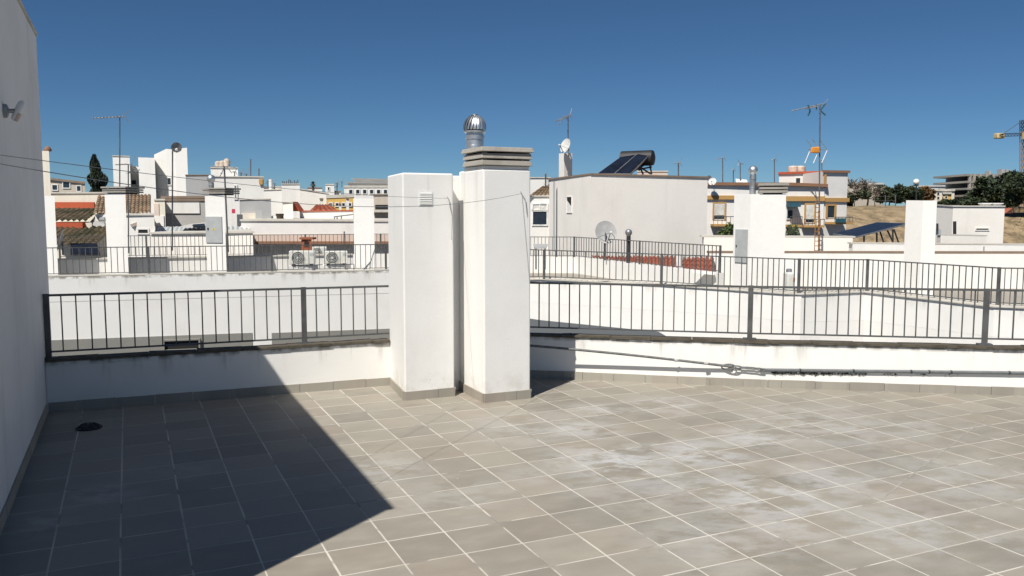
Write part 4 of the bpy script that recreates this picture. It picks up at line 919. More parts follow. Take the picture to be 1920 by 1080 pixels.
# big white house with the solar heater
t, f_, P3 = block('house', 'big windowless white house with one slit opening, right of the chimneys', 'house', [(1030, 337.5, 31.2), (1108, 328, 27.2), (1327, 334, 28.4)], 7, 'warm_white', 'coping_brown', .055, .03, back=(.05, 1))
house_top = P3
a0_, _ = f_[0].hit(1063, 384); a1_, _ = f_[0].hit(1073, 384); _, zt_ = f_[0].hit(1068, 369.5); _, zb_ = f_[0].hit(1068, 398)
f_[0].window(t, 1063.5, 369.5, 1072.5, 398, 'warm_white', 'black_gap', 1, .025, .03, 'slit_opening')
m = MB(); a_ = f_[0].hit(1072, 384)[0]; m.add([f_[0].pt(a1_, zb_, .012), f_[0].pt(a0_, zb_, .012), f_[0].pt(a0_ + .02, zt_ - .1, .012), f_[0].pt(a1_, zt_ - .35, .012)], [(0, 1, 2, 3)])
m.build('slit_reveal', 'white_plaster', t)
MB().bar(at(1039, 340, 30.2), at(1039, 472, 30.2), .07, .07).build('downpipe', 'far_grey', t)
# solar water heater
t = thing('solar_water_heater', 'solar water heater with two dark collectors and black tank on white house', 'solar heater', at(1185, 327, 29.5))
zb = P3[1].z + .06
c00, c10 = at(1119, 326, 28.6), at(1182, 326.5, 28.9); c01, c11 = at(1164, 293.5, 30.1), at(1224, 284, 30.3)
nrm = (c10 - c00).cross(c01 - c00).normalized()
for k in range(2):
    f0, f1 = k * .5 + .004, (k + 1) * .5 - .004; q = [c00.lerp(c10, f0), c00.lerp(c10, f1), c01.lerp(c11, f1), c01.lerp(c11, f0)]
    o = MB().hexa([p - nrm * .08 for p in q] + q).build('collector', 'alu_grey', t)
    cen = sum(q, Vector()) / 4; qi = [p.lerp(cen, .05) for p in q]; MB().hexa([p - nrm * .01 for p in qi] + [p + nrm * .004 for p in qi]).build('glass', 'solar_blue', o)
tc0, tc1 = at(1166, 298, 30.7), at(1222, 296, 30.2); ax = (tc1 - tc0).normalized()
MB().tube([tc0, tc1], .275, 20).build('tank', 'black_rubber', t, smooth=True)
mm = Matrix.Translation(tc1) @ ax.to_track_quat('Z', 'Y').to_matrix().to_4x4(); MB().lathe([(.275, -.001), (.26, .05), (.15, .09), (0, .10)], 20, mm).build('tank_end', 'black_rubber', t, smooth=True)
leg = [(at(1196, 305, 30.2), at(1206, 327, 30.2)), (at(1218, 307, 30.2), at(1222, 327, 30.2)), (at(1206, 308, 30.2), at(1198, 320, 30.2)), (at(1196, 318, 30.2), at(1222, 313, 30.2)), (at(1198, 312, 30.2), at(1220, 326, 30.2)), (at(1186, 322, 29.3), at(1214, 306, 30.3))]
pipes(t, leg, .03, 'dark_metal', 'leg')
hut2 = block('roof_hut', 'low pinkish roof parapet behind the solar heater', 'hut', [(1195, 322.5, 32.5), (1252, 322.5, 33)], 2, 'pink_wall', 'coping_light', .05, .02, z0=2.0)
# chimney with dish and antenna
t, f_, P3 = chimney('grey white chimney carrying a satellite dish on the big white house', [(1048, 288, 31.8), (1058, 287, 31.4), (1073, 287, 31.6)], .45, 'old_white', 2.2)
dish('white satellite dish on the chimney of the big white house', at(1062, 274, 31.0), .27, (-.80, -.55, .30), 'dish_white', at(1066, 292, 31.5))
antenna('antenna mast with orange tinted head above the white dish', at(1065, 290, 31.7), at(1065, 217, 31.7), at(1041, 228, 31.3), 6, .45, .024, extra=[(at(1058, 221, 31.6), at(1047, 234, 31.6), 3, .6), (at(1066, 226, 31.7), at(1055, 216, 31.7), 2, .5)], br=.014)
# dish and vent on the roof deck before the house
dish('large pale satellite dish standing before the big white house', at(1135, 436, 22.5), .31, (.30, -.92, .25), 'dish_mid', at(1135, 488, 22.4), .14)
flue_pipe('dark vent pipe with chrome cowl beside the large pale dish', 1178, 429, 493, 21.6, .055, True, 'dark_metal', 'vent_pipe', 1.65)
t = thing('table', 'small grey folding table on the roof right of the chimneys', 'table', at(1012, 500, 22))
MB().hexa([at(1003, 466, 21.6), at(1024, 466, 21.6), at(1027, 459, 22.2), at(1000, 459, 22.2), at(1003, 464.5, 21.6), at(1024, 464.5, 21.6), at(1027, 457.5, 22.2), at(1000, 457.5, 22.2)]).build('top', 'far_grey', t)
pipes(t, [(at(1005, 466, 21.7), at(1005, 505, 21.7)), (at(1022, 466, 21.7), at(1022, 505, 21.7))], .02, 'dark_metal', 'leg')
# strip between our chimney and the big house
t, f_, P3 = block('house', 'white house with a dark wide window just right of the chimneys', 'house', [(985, 369, 36), (1032, 369, 36.5)], 5, 'far_white', 'coping_light')
f_[0].window(t, 999.5, 383, 1025, 394, 'window_white', 'shutter', 2, .06, .05); f_[0].window(t, 999.5, 396, 1025, 421, 'window_white', 'glass_dark', 1, .05, .05)
m = MB(); tiled_roof(t, at(990, 369, 35.8), at(1030, 368, 36.2), at(1017, 351, 37.5), at(1034, 350, 37.6), .2, 'clay_brown')
t, f_, P3 = block('house', 'pale stained house with aerial behind the tile roof right of chimneys', 'house', [(985, 334, 48), (1032, 334, 48.5)], 5, 'far_white', 'coping_light')
antenna('small dark aerial cluster on the pale stained house', at(1023, 350, 47.5), at(1023, 326, 47.5), at(1014, 331, 47.5), 4, .5, .04, extra=[(at(1023, 330, 47.5), at(1030, 326, 47.5), 2, .5)])

# ---------------------------------------------------------------- the chimney mass on the right roof
t, f_, P3 = chimney('wide white chimney block with grey door and louvre cap on right roof', [(1377, 363, 15.75), (1408, 364, 15.4), (1474, 364, 15.25)], .9, 'white_plaster', .004, back=(.28, 1))
m = MB(); f_[0].panel(m, 1379.5, 430, 1402, 492, .02); dr = m.build('door', 'door_grey', t); m = MB(); f_[0].panel(m, 1381.5, 459, 1383, 463, .03); m.build('handle', 'dark_metal', dr)
d = XY(P3[2] - P3[1]).normalized(); q0, q1 = P3[1] + d * .17, P3[2]
louvre_cap(t, [q0, q1], .62, 3, .045, .02, .025)
flue_pipe('shiny steel flue with round cowl on the wide white chimney block', 1411, 310, 366, 15.75, .058, True, 'galvanised_dull', 'flue_pipe', 1.5)
t = thing('boiler_cabinet', 'small white boiler cabinet with orange label in shadow of the wide chimney', 'cabinet', at(1484, 552, 14.5))
p, q = at(1475, 552, 14.5), at(1491, 511, 14.5); MB().box(p.x, q.x, 14.5, 14.75, p.z - .05, q.z).build('case', 'ac_white', t, bevel=.03)
MB().lathe([(.05, 0), (.05, .05), (.03, .06)], 12, Matrix.Translation(((p.x + q.x) / 2, 14.62, q.z))).build('flue_cap', 'galvanised_dull', t)
p, q = at(1487.5, 521, 14.49), at(1491, 528, 14.49); MB().box(p.x, q.x, 14.492, 14.51, q.z, p.z).build('sticker', 'orange_plastic', t)
# plain chimney at right
chimney('tall plain white chimney standing before the hillside hut', [(1699, 375.5, 16.0), (1731, 376, 15.7), (1757, 376, 15.6)], .5, 'white_plaster', .004, back=(.49, 1))
# boundary walls behind the right roof
t, f_, P3 = block('boundary_wall', 'white wall with brown coping crossing behind the right roof', 'wall', [(1330, 475, 20.4), (1480, 475, 20.0), (1700, 475.5, 19.6), (2010, 476, 19.2)], .25, 'white_plaster', 'coping_brown', .05, .015, z0=-.5, back=(.05, 1))
t, f_, P3 = block('boundary_wall', 'plain pale wall with thin coping left of the solar panel array', 'wall', [(1320, 444.5, 25.0), (1599, 446, 24.0)], .3, 'warm_white', 'coping_light', .05, .05, back=(.05, 1))
t, f_, P3 = block('boundary_wall', 'stained white wall below the solar panels on the right', 'wall', [(1599, 457.5, 23.0), (1770, 458, 22.6), (2020, 461, 22.0)], .3, 'old_white', 'coping_light', .04, .03, back=(.05, 1))
m = MB(); f_[1].panel(m, 1843, 462, 1845, 480, .04); m.build('downpipe', 'far_grey', t)
# tall antenna
mp = at(1535.5, 476, 23.6); mt = at(1537.5, 196, 23.6)
t = antenna('tallest antenna mast with long yagi and orange amplifier on the right', mp, mt, at(1484, 208, 23.6), 14, .22, .021, 'mast_grey', extra=[(at(1517, 203, 23.5), at(1532, 199, 23.6), 4, .5)], br=.013)
MB().tube([mp, at(1535.8, 395, 23.6)], .030, 8).build('rusty_foot', 'rust', t, smooth=True)
for (p, q) in (((1538, 207), (1548, 194)), ((1538, 207), (1548, 216)), ((1519, 208), (1515, 197)), ((1519, 208), (1515, 217)), ((1531, 206), (1530, 196))): MB().tube([at(*p, 23.6), at(*q, 23.6)], .022, 6).build('reflector', 'awning_blue', t)
MB().hexa([at(1519, 287, 23.5), at(1538, 287, 23.5), at(1538, 287, 23.8), at(1519, 287, 23.8), at(1521, 276, 23.5), at(1537, 275, 23.5), at(1537, 275, 23.8), at(1521, 276, 23.8)]).build('amplifier', 'orange_plastic', t, bevel=.03)
for (p, q) in (((1518, 284), (1509, 306)), ((1551, 282), (1541, 305)), ((1532, 290), (1525, 306))): MB().tube([at(*p, 23.5), at(*q, 23.5)], .013, 6).build('white_rod', 'white_plastic', t)
for (p, q) in (((1512, 262), (1522, 276)), ((1523, 260), (1532, 275)), ((1537, 262), (1550, 279)), ((1514, 280), (1552, 281))): MB().tube([at(*p, 23.6), at(*q, 23.6)], .010, 5).build('rod', 'alu_grey', t)
for i in range(3): MB().tube([at(1512 + i * 8, 352 + i * 2, 23.6), at(1534, 372 + i * 6, 23.6)], .012, 5).build('stay', 'mast_grey', t)
pipes(t, [(at(1527, 476, 23.5), at(1530, 374, 23.5))] + [(at(1528, v, 23.5), at(1536, v, 23.5)) for v in range(380, 474, 9)], .011, 'rust', 'ladder_rung')
# ---------------------------------------------------------------- ochre trimmed apartment house
t, f_, P3 = block('apartment_building', 'cream apartment house with ochre bands and balconies', 'building', [(1318, 347.5, 43), (1480, 348.5, 44), (1546, 351, 44.4)], 7, 'old_white', 'brown_trim', .16, .14)
fo_ = Face(P3[0], P3[-1])
m = MB(); fo_.panel(m, 1318, 366.5, 1378, 374, .10); m.build('band', 'ochre_paint', t); m = MB(); fo_.panel(m, 1474, 368, 1546, 377, .10); m.build('band', 'ochre_paint', t)
# tower end
Q = [at(1545, 321, 42.8), at(1590, 322, 43.2)]; o2 = Vector((0, 6, 0))
MB().prism([XY(Q[0]), XY(Q[1]), XY(Q[1]) + o2, XY(Q[0]) + o2], GROUND, Q[0].z).build('tower', 'old_white', t); ft = Face(Q[0], Q[1])
m = MB(); ft.panel(m, 1542.5, 319.5, 1592, 324, .10); m.build('tower_coping', 'brown_trim', t)
m = MB(); ft.panel(m, 1544, 371, 1591, 378.5, .08); m.build('tower_band', 'ochre_paint', t)
m = MB(); ft.panel(m, 1544.5, 326, 1548, 352, .06); m.build('corner_strip', 'ochre_paint', t)
def balcony_window(ff, u0, v0, u1, v1, shutter, ochre=True):
    if ochre:
        for (a, b_, c, d_) in ((u0 - 3, v0 - 3, u0, v1), (u1, v0 - 3, u1 + 3, v1)): m = MB(); ff.panel(m, a, b_, c, d_, .05); m.build('surround', 'ochre_paint', t)
        m = MB(); ff.panel(m, u0 + .1, v0 - 3, u1 - .1, v0 - .2, .048); m.build('surround', 'ochre_paint', t)
    w = ff.window(t, u0, v0, u1, v1, 'window_white', 'glass_dark', 1, .03, .03)
    if shutter: m = MB(); ff.panel(m, u0, v0, u1, v0 + (v1 - v0) * shutter, .045); m.build('shutter', 'shutter', w)
def balcony(ff, u0, u1, vt, vb, dep=.8):
    m = MB(); ff.panel(m, u0, vb, u1, vb + 4, dep, 0); s = m.build('balcony_slab', 'ochre_paint', t)
    a0, zb = ff.hit(u0, vb); a1, _ = ff.hit(u1, vb); _, zt = ff.hit((u0 + u1) / 2, vt)
    m = MB(); m.bar(ff.pt(a0, zt, dep), ff.pt(a1, zt, dep), .04, .04); n = max(5, int((a1 - a0) / .22))
    for i in range(n + 1): x = a0 + (a1 - a0) * i / n; m.bar(ff.pt(x, zb, dep), ff.pt(x, zt, dep), .02, .02)
    m.build('balcony_rail', 'rail_paint', s)
balcony_window(fo_, 1339, 382, 1358, 411, .75); balcony(fo_, 1332, 1371, 406, 420)
balcony_window(fo_, 1476, 384, 1486, 410, .4, False); balcony(fo_, 1473, 1495, 406, 421)
balcony_window(fo_, 1511, 384, 1526, 417, .85); balcony_window(ft, 1551, 386, 1564, 408, 0); balcony(ft, 1546, 1579, 407, 416)
m = MB(); p = fo_.hit(1474, 388); fo_.panel(m, 1474, 381, 1494, 388, .7, 0); m.build('awning', 'awning_blue', t)
m = MB(); ft.panel(m, 1547, 409, 1566, 417, .84, -.8); m.build('cloth', 'awning_blue', t)
balcony(fo_, 1502, 1540, 411, 422, .5)
# roof hut with three windows and tanks on it
t2, f2, P2_ = block('roof_hut', 'white roof hut with red edge and three dark windows on the cream house', 'hut', [(1461, 327, 46), (1546, 324.5, 46.6)], 4, 'far_white', 'red_paint', .12, .08, z0=1.0)
for u in (1492, 1507.5, 1520.5): f2[0].window(t2, u, 334, u + 8, 349, 'far_white', 'glass_dark', 1, .05, .05)
for u, nm in ((1487, 'left'), (1500, 'right')):
    b_ = at(u, 327, 47.5); h = at(u, 311, 47.5).z - b_.z; w = thing('water_tank', 'brown %s water tank on the red edged roof hut' % nm, 'water tank', b_, 'brown tanks on the roof hut'); MB().lathe([(.27, 0), (.29, h * .4), (.28, h * .85), (.2, h), (0, h)], 14, Matrix.Translation(b_)).build('barrel', 'tank_beige', w, smooth=True)
for i, (u, vt, Y, ut) in enumerate(((1272, 305, 36, 1262), (1355, 296, 46, 1342), (1388, 306, 46, 1394), (1452, 298, 47, 1446), (1541, 300, 47.8, 1534), (1375, 318, 47, 1370))):
    antenna('thin aerial %s' % ('right of the solar heater', 'leftmost on the cream house roof', 'left of the steel flue', 'right of the steel flue', 'behind the tallest mast on the roof hut', 'shortest on the cream house roof')[i], at(u, 350, Y), at(u, vt, Y), at(ut, vt + 2, Y), 4, .4, .028, br=.016)
dish('white satellite dish left on the cream house roof', at(1336, 341, 42.5), .2, (-.4, -.8, .4), 'dish_white', at(1336, 349, 43.3)); dish('blue tinted satellite dish at the left end of the cream house roof', at(1330, 337, 44), .22, (.6, -.7, .3), 'dish_grey', at(1331, 349, 44.2))
t = thing('leaning_sheet', 'tilted white sheet leaning on the cream house roof', 'sheet', at(1390, 346, 45.5)); MB().hexa([at(1381, 346, 45.5), at(1404, 346, 45.5), at(1404, 346, 45.6), at(1381, 346, 45.6), at(1379, 335, 46.2), at(1400, 337, 46.2), at(1400, 337, 46.3), at(1379, 335, 46.3)]).build('sheet', 'window_white', t)
def leafy(n, c, rx, ry, rz, s, seed):
    rnd = random.Random(seed); m = MB()
    for _ in range(n):
        while True:
            p = Vector((rnd.uniform(-1, 1), rnd.uniform(-1, 1), rnd.uniform(-1, 1)))
            if .25 < p.length < 1: break
        k = rnd.uniform(.55, 1.15); p = p * (.75 + .25 * k)
        q = Vector((c.x + p.x * rx, c.y + p.y * ry, c.z + p.z * rz)); M_ = Matrix.Translation(q) @ Matrix.Rotation(rnd.uniform(0, 6.3), 4, Vector((rnd.uniform(-1, 1), rnd.uniform(-1, 1), rnd.uniform(-1, 1) + .01)).normalized())
        l = s * k; m.add([(-l, 0, 0), (0, -l * .45, l * .1), (l, 0, 0), (0, l * .45, l * .1)], [(0, 1, 2, 3)], M_)
    return m
for i, (u, v, r_) in enumerate(((1362, 437, .32), (1486, 435, .38), (1368, 430, .3), (1352, 441, .22))):
    c = at(u, v, 41.5); t = thing('balcony_plant', ('leafy plant below the left ochre window', 'leafy plant under the blue awning', 'upright leafy plant beside the left ochre window', 'small leafy plant at the foot of the left ochre window')[i], 'plant', c - Vector((0, 0, r_)))
    leafy(140, c, r_, r_ * .8, r_ * 1.1, .10, 40 + i).build('foliage', 'leaf_green', t); MB().tube([c - Vector((0, 0, r_ * 1.6)), c], .03, 6).build('stem', 'bark', t)

# ---------------------------------------------------------------- solar array and hut at right
t = thing('solar_array', 'dark blue photovoltaic array on raised frame at the right', 'solar panel', at(1640, 455, 26))
s00, s10, s11, s01 = at(1562, 438, 26.5), at(1600, 444.5, 24.6), at(1701, 418.5, 26.2), at(1645, 416.5, 29.0)
nrm = (s10 - s00).cross(s01 - s00).normalized()
for k in range(4):
    f0, f1 = k / 4 + .004, (k + 1) / 4 - .004; q = [s00.lerp(s10, f0), s00.lerp(s10, f1), s01.lerp(s11, f1), s01.lerp(s11, f0)]
    o = MB().hexa([p - nrm * .05 for p in q] + q).build('module', 'alu_grey', t); c = sum(q, Vector()) / 4
    qi = [p.lerp(c, .04) for p in q]; MB().hexa([p - nrm * .01 for p in qi] + [p + nrm * .004 for p in qi]).build('cells', 'solar_blue', o)
pipes(t, [(at(u, v, Y), at(u2, 458, Y)) for u, v, Y, u2 in ((1644, 436, 25.6, 1644), (1650, 434, 25.6, 1658), (1664, 432, 25.8, 1676), (1674, 430, 25.8, 1674), (1676, 430, 25.8, 1686), (1699, 422, 26, 1699), (1620, 442, 25, 1620))], .025, 'dark_metal', 'strut')
t, f_, P3 = block('house', 'flat white hut with a slit opening before the dry hillside', 'house', [(1752, 385, 31.4), (1787, 388, 30.3), (1884, 388, 30.1)], 6, 'warm_white', 'coping_light', .05, .03, back=(.55, 1))
f_[1].window(t, 1830, 428.5, 1853, 431, 'warm_white', 'black_gap', 1, .03, .03, 'slit_opening')
p = [at(1885, 400, 31.4), at(1898, 390, 32.5), at(1898, 400, 32.5)]; m = MB(); dd = Vector((.1, 3, 0)); m.add([p[0], p[2], p[1], p[0] + dd, p[2] + dd, p[1] + dd], [(0, 1, 2), (5, 4, 3), (0, 2, 5, 3), (2, 1, 4, 5), (1, 0, 3, 4)]); m.build('eave', 'clay_red', t)
for u, nm in ((1847, 'left'), (1868, 'right')):
    b_ = at(u, 386, 33); w = thing('roof_vent', 'low white roof vent, the %s of two on the hillside hut' % nm, 'vent', b_); m = MB().box(-.16, .16, -.1, .1, 0, .07, Matrix.Translation(b_)); m.build('base', 'white_plastic', w); MB().box(-.2, .2, -.14, .14, .071, .11, Matrix.Translation(b_)).build('lid', 'white_plastic', w)
t = thing('post', 'black steel post beside the hut at the right', 'post', at(1790, 457, 27.5)); pipes(t, [(at(1790, 457, 27.5), at(1790, 415, 27.5))], .05, 'black_rubber', 'shaft'); pipes(t, [(at(1772, 456, 27.5), at(1818, 455, 27.5))], .03, 'dark_metal', 'foot_rail')
t = thing('meter_box', 'small grey meter box on the wall by the plain right chimney', 'box', at(1761, 441, 24)); p, q = at(1757, 441, 24), at(1765, 430, 24); MB().box(p.x, q.x, 24, 24.2, p.z, q.z).build('case', 'door_grey', t); MB().tube([at(1757.5, 432, 23.95), at(1757.5, 419, 23.95)], .03, 6).build('cable_pipe', 'dark_metal', t)
t, f_, P3 = block('boundary_wall', 'low cream wall before the hillside hut at the right', 'wall', [(1764, 441, 26.8), (1850, 443, 26.8)], .25, 'warm_white', 'coping_light', .04, .02, back=(.05, 1), z0=-1)

# ---------------------------------------------------------------- hillside, trees, distant town at right
hv, hf = [], []; nx, ny = 60, 40
for j in range(ny + 1):
    for i in range(nx + 1):
        x = 22 + 130 * i / nx; y = 44 + 76 * j / ny; f = min(1, max(0, (y - 46) / 40)); f = f * f * (3 - 2 * f)
        crest = 2.05 + .8 * math.sin(x * .05) * .2 - max(0, (30 - x)) * .25
        z = -9.4 + (crest + 9.4) * f + random.uniform(-.12, .12) + .25 * math.sin(x * .7 + y * .4) * (1 - f * .6); hv.append((x, y, z))
for j in range(ny):
    for i in range(nx): a = j * (nx + 1) + i; hf.append((a, a + 1, a + nx + 2, a + nx + 1))
o = MB().add(hv, hf).build('hill', 'dry_grass', None, Vector((80, 80, -9)), True); o['kind'] = 'structure'
def tree(label, u, vb, vt, Y, w, mat, seed, blobs=7, dens=420, leaf=.28, name='tree', bare=False, group=None):
    b_, tp = at(u, vb, Y), at(u, vt, Y); h = tp.z - b_.z; t = thing(name, label, 'tree', b_, group); rnd = random.Random(seed); W = w / F * Y
    tk = MB(); tk.tube([b_ - Vector((0, 0, .5)), b_ + Vector((.05 * h, 0, h * .25)), b_ + Vector((0, 0, h * .55))], h * .035, 8, h * .015)
    cents = []
    for k in range(blobs):
        c = Vector((b_.x + rnd.uniform(-.5, .5) * W, b_.y + rnd.uniform(-.3, .3) * W, b_.z + h * rnd.uniform(.35, .84))); cents.append(c)
        tk.tube([b_ + Vector((0, 0, h * .3)), (b_ + Vector((0, 0, h * .45))).lerp(c, .5), c], h * .014, 5, h * .004)
    if bare:
        for k in range(150):
            c = rnd.choice(cents); p = b_.lerp(c, rnd.uniform(.5, 1)) + Vector((0, 0, h * .08)); q = p + Vector((rnd.uniform(-.25, .25) * W, rnd.uniform(-.2, .2) * W, rnd.uniform(.02, .26) * h)); tk.tube([p, p.lerp(q, .5) + Vector((rnd.uniform(-.1, .1), 0, .05)), q], .06, 4, .03)
    tk.build('trunk', 'dry_twig' if bare else 'bark', t)
    m = MB()
    for k, c in enumerate(cents):
        r_ = rnd.uniform(.22, .36); z_ = leafy(int(dens * (.12 if bare else 1)), c, W * r_, W * r_ * .8, h * rnd.uniform(.14, .22), leaf * (.5 if bare else 1), seed * 31 + k); m.add(z_.v, z_.f)
    m.build('crown', mat, t); return t
# cypress and palm on the left skyline
cb, ct = at(185, 400, 50), at(185, 293, 50); t = thing('cypress_tree', 'dark pointed cypress on the left skyline', 'tree', cb)
MB().tube([cb - Vector((0, 0, 9)), ct - Vector((0, 0, 1))], .16, 8, .03).build('trunk', 'bark', t)
m = MB(); rnd = random.Random(3); Hc = ct.z - cb.z
for _ in range(5200):
    f = rnd.random() ** .8; wr = .56 * min(1, (1 - f) * 2.1 + .16) * (.82 + .18 * math.sin(f * 23 + rnd.random())) * (.5 + .5 * min(1, f * 6)); a = rnd.uniform(0, 6.28); rr = wr * math.sqrt(rnd.uniform(.35, 1.05))
    q = Vector((cb.x + rr * math.cos(a) + .12 * math.sin(f * 5), cb.y + rr * math.sin(a), cb.z + f * Hc * 1.0)); M_ = Matrix.Translation(q) @ Matrix.Rotation(rnd.uniform(0, 6.3), 4, 'Z') @ Matrix.Rotation(rnd.uniform(-.5, .5), 4, 'X'); l = rnd.uniform(.07, .15)
    m.add([(-l * .4, 0, 0), (0, -l * .1, -l), (l * .4, 0, 0), (0, l * .1, l * 1.3)], [(0, 1, 2, 3)], M_)
m.build('crown', 'leaf_cypress', t)
pb, pt_ = at(587, 362, 85), at(587, 345, 85); t = thing('palm_tree', 'small round headed palm on the skyline left of the chimneys', 'tree', pb); MB().tube([pb - Vector((0, 0, 8)), pt_], .13, 8).build('trunk', 'bark', t)
m = MB(); rnd = random.Random(5)
for k in range(46):
    a = rnd.uniform(0, 6.28); e = rnd.uniform(-.7, 1.4); L = .42; pts = [pt_ + Vector((math.cos(a) * math.cos(e), math.sin(a) * math.cos(e), math.sin(e))) * L * f - Vector((0, 0, .12 * f * f)) for f in (0, .5, 1)]
    sd_ = Vector((-math.sin(a), math.cos(a), .2)) * .06
    m.add([pts[0] - sd_ * .3, pts[0] + sd_ * .3, pts[1] + sd_, pts[1] - sd_, pts[2]], [(0, 1, 2, 3), (3, 2, 4)])
m.build('crown', 'leaf_cypress', t)
# trees on the hill
tree('bare grey tree on the hilltop right of the cream house', 1624, 392, 330, 88, 66, 'dry_twig', 11, 11, 300, .22, bare=True)
tree('low dark shrub beside the cream house on the hill', 1600, 392, 356, 88, 36, 'leaf_dark', 12, 6, 300, .25)
tree('dark green tree in the hilltop row, left one', 1665, 392, 347, 92, 40, 'leaf_dark', 13, 10, 420, .26)
tree('dark green tree in the hilltop row behind plain chimney', 1697, 392, 346, 92, 42, 'leaf_dark', 14, 12, 420, .26)
tree('reddish autumn tree beside the globe lamp', 1722, 392, 348, 94, 34, 'leaf_autumn', 15, 8, 300, .24)
tree('bushy dark tree above the hillside hut', 1802, 400, 370, 80, 56, 'leaf_dark', 16, 9, 380, .24)
tree('dark shrub left above the hillside hut', 1772, 398, 375, 76, 30, 'leaf_dark', 17, 6, 300, .22)
tree('large dark tree below the unfinished building', 1852, 402, 340, 84, 66, 'leaf_dark', 18, 10, 460, .26)
tree('large olive green tree near the right edge', 1890, 404, 320, 82, 80, 'leaf_dark', 19, 12, 520, .28)
tree('wide dark tree cut by the right edge of the view', 1927, 406, 324, 78, 74, 'leaf_dark', 20, 10, 460, .26)
m = MB(); rnd = random.Random(9)
for k in range(2600):
    x, y = rnd.uniform(40, 62), rnd.uniform(64, 88); u, v, d = proj((x, y, 2)); 
    zg = 1.9; l = rnd.uniform(.05, .16); M_ = Matrix.Translation((x, y, zg)) @ Matrix.Rotation(rnd.uniform(0, 6.3), 4, 'Z')
    m.add([(-l * .3, 0, -.25), (l * .3, 0, -.25), (rnd.uniform(-l, l), 0, l * 2)], [(0, 1, 2)], M_)
o = m.build('dry_weeds', 'dry_grass'); tag(o, 'dry weeds along the crest of the hill', 'weeds', None, 'stuff')
t = thing('street_lamp', 'white globe street lamp on the hilltop', 'lamp', at(1718, 392, 94)); b_, tp = at(1718, 392, 90), at(1718, 341, 90)
MB().tube([b_, tp], .09, 8, .06).build('pole', 'dark_metal', t); MB().lathe([(.12, -.3)] + [(.32 * math.cos(R(a)), .32 * math.sin(R(a))) for a in range(-45, 90, 15)] + [(0, .32)], 16, Matrix.Translation(tp)).build('globe', 'white_plastic', t, smooth=True); MB().lathe([(.2, -.42), (.3, -.36), (.3, -.3), (.12, -.28)], 12, Matrix.Translation(tp)).build('collar', 'dark_metal', t)
t = thing('fence', 'thin wire fence with grey posts on the hilltop', 'fence', at(1668, 391, 90))
pipes(t, [(at(u, 392, 90), at(u, 366, 90)) for u in (1640, 1660, 1679)], .05, 'mast_grey', 'post'); pipes(t, [(at(1640, v, 90), at(1679, v, 90)) for v in (368, 376, 384)], .015, 'mast_grey', 'wire')
FB = [('low beige block on the far skyline behind the bare tree', 1585, 1655, 346, 160, 'far_beige', [(1600, 352, 1605, 358), (1640, 352, 1646, 358)]),
      ('long pale block on the far skyline right of the globe lamp', 1722, 1775, 350, 190, 'far_white', [(u, 354, u + 5, 360) for u in (1728, 1738, 1748, 1758)]),
      ('cream apartment block far behind the hut', 1752, 1790, 358, 150, 'cream_wall', [(u, v, u + 4, v + 5) for u in (1757, 1766, 1775) for v in (361, 369)]),
      ('pale yellow apartment block on the far skyline', 1768, 1784, 364, 140, 'yellow_wall', [(1772, 368, 1776, 372)]),
      ('grey white block on the far skyline left of unfinished building', 1786, 1822, 352, 170, 'far_white', [(u, 356, u + 5, 362) for u in (1790, 1800, 1810)]),
      ('broad far block behind the long white building', 430, 560, 362, 150, 'far_white', []), ('broad far block between the palm and yellow building', 560, 700, 372, 150, 'far_beige', []),
      ('low far block behind the solar heater house', 990, 1340, 372, 140, 'far_white', []), ('low far block behind the cypress', 60, 220, 370, 130, 'far_white', []),
      ('low far block behind the cream ochre house', 1330, 1600, 372, 160, 'far_beige', []), ('far block behind the stepped towers', 230, 420, 362, 140, 'far_white', []), ('far block beyond the trees at the right edge', 1810, 2000, 372, 210, 'far_beige', [])]
for lab, u0, u1, v, Y, wm, wins in FB:
    t, f_, P3 = block('apartment_building', lab, 'building', [(u0, v, Y), (u1, v, Y)], 12, wm, 'coping_light', .3, .2); far_windows(t, f_[0], wins)
for lab, u0, u1, v, Y, wm in (('white house behind the left chimney of the pair', 738, 830, 356, 60, 'far_white'), ('cream house between and behind the two chimneys', 815, 905, 361, 50, 'cream_wall'), ('white house behind the louvre capped chimney', 890, 996, 352, 66, 'far_white'),
                              ('low white house hidden behind the stair house', -120, 50, 372, 38, 'far_white'), ('beige house behind the stair house further off', -220, 70, 362, 64, 'far_beige')):
    t, f_, P3 = block('house', lab, 'house', [(u0, v, Y), (u1, v, Y)], 9, wm, 'coping_brown', .15, .05); w_ = u1 - u0
    far_windows(t, f_[0], [(u0 + w_ * k, v + 8, u0 + w_ * k + 7, v + 18) for k in (.2, .45, .7)])
# unfinished concrete frame and crane
t = thing('unfinished_building', 'unfinished concrete frame building on the skyline at right', 'building', at(1850, 395, 150)); Yb = 150
for v in (326, 339, 352, 365):
    p, q = at(1813, v + 2.2, Yb), at(1893, v - 2, Yb + 3); zt = at(1850, v, Yb).z; MB().prism([XY(p), XY(q), XY(q) + Vector((0, 12, 0)), XY(p) + Vector((0, 12, 0))], zt - .35, zt).build('floor_slab', 'concrete', t)
for u in (1815, 1823, 1834, 1846, 1859, 1872, 1885):
    for dy in (0.5, 7): p = at(u, 395, Yb + dy); q = at(u, 326, Yb + dy); MB().bar(p, Vector((p.x, p.y, q.z)), .45, .45).build('column', 'concrete', t)
MB().prism([XY(at(1818, 340, Yb)) + Vector((0, 8, 0)), XY(at(1890, 340, Yb)) + Vector((0, 8, 0)), XY(at(1890, 340, Yb)) + Vector((0, 8.3, 0)), XY(at(1818, 340, Yb)) + Vector((0, 8.3, 0))], 0, at(1850, 328, Yb).z).build('rear_wall', 'far_grey', t)
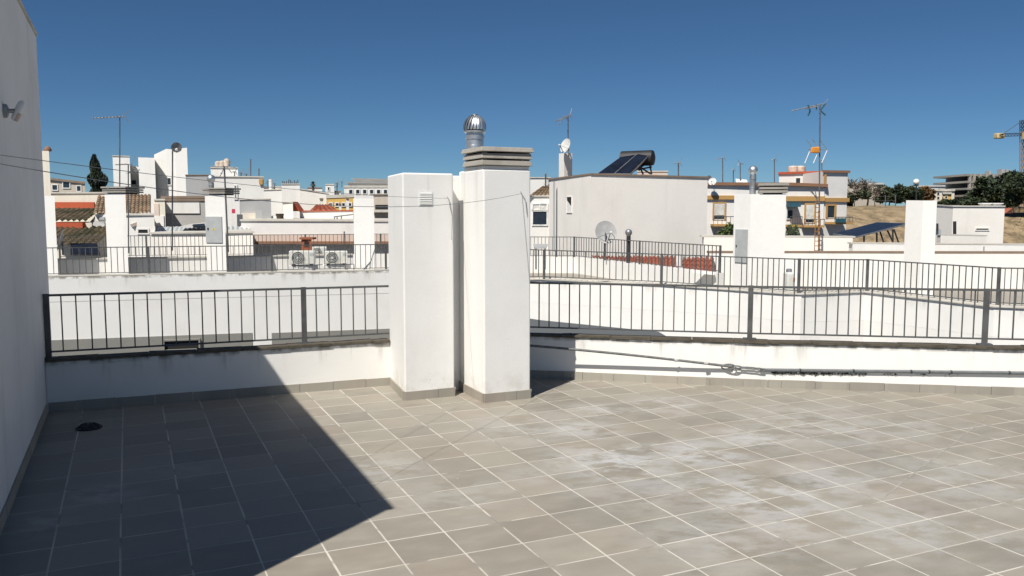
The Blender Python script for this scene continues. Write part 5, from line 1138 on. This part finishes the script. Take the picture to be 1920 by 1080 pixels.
for u0, u1, vt in ((1878, 1884, 317), (1886, 1895, 318), (1855, 1858, 320)):
    p, q = at(u0, 327, Yb + 4), at(u1, vt, Yb + 4); MB().box(p.x, q.x, p.y, p.y + 1.5, p.z - .6, q.z).build('stair_core', 'far_grey', t)
Yc = 140; t = thing('tower_crane', 'yellow and red tower crane at the right edge of the skyline', 'crane', at(1917, 395, Yc))
def lattice(p, q, w, mat, name, n):
    m = MB(); d = (q - p).normalized(); x = Vector((1, 0, 0)) if abs(d.z) > .7 else Vector((0, 0, 1)); y = d.cross(x).normalized(); cs = [x * w / 2 + y * w / 2, x * w / 2 - y * w / 2, -x * w / 2 - y * w / 2, -x * w / 2 + y * w / 2]
    for c in cs: m.bar(p + c, q + c, w * .13, w * .13)
    for i in range(n):
        a, b_ = p.lerp(q, i / n), p.lerp(q, (i + 1) / n)
        for k in range(4): m.bar(a + cs[k], b_ + cs[(k + 1) % 4], w * .08, w * .08); m.bar(a + cs[k], a + cs[(k + 1) % 4], w * .08, w * .08)
    m.build(name, mat, t)
cb2, ct2 = at(1917, 400, Yc), at(1917, 246, Yc); lattice(cb2, ct2, .55, 'rust', 'mast', 14)
lattice(at(1917, 246, Yc), at(1917, 225, Yc), .55, 'dark_metal', 'tower_head', 3)
lattice(at(1917, 252, Yc), at(1876, 253.5, Yc - 1), .45, 'dark_metal', 'counter_jib', 7); lattice(at(1917, 250, Yc), at(2120, 240, Yc + 6), .5, 'crane_yellow', 'jib', 20)
p, q = at(1866, 260, Yc), at(1881, 250, Yc); MB().box(p.x, q.x, p.y - .6, p.y + .6, p.z, q.z).build('counterweight', 'crane_yellow', t, bevel=.15)
pipes(t, [(at(1917, 226, Yc), at(1882, 250, Yc)), (at(1917, 226, Yc), at(2060, 241, Yc + 4))], .05, 'dark_metal', 'tie_rod')
p, q = at(1912, 262, Yc), at(1922, 250, Yc); MB().box(p.x, q.x, p.y - 1.1, p.y - .45, p.z, q.z).build('cab', 'crane_yellow', t, bevel=.05)
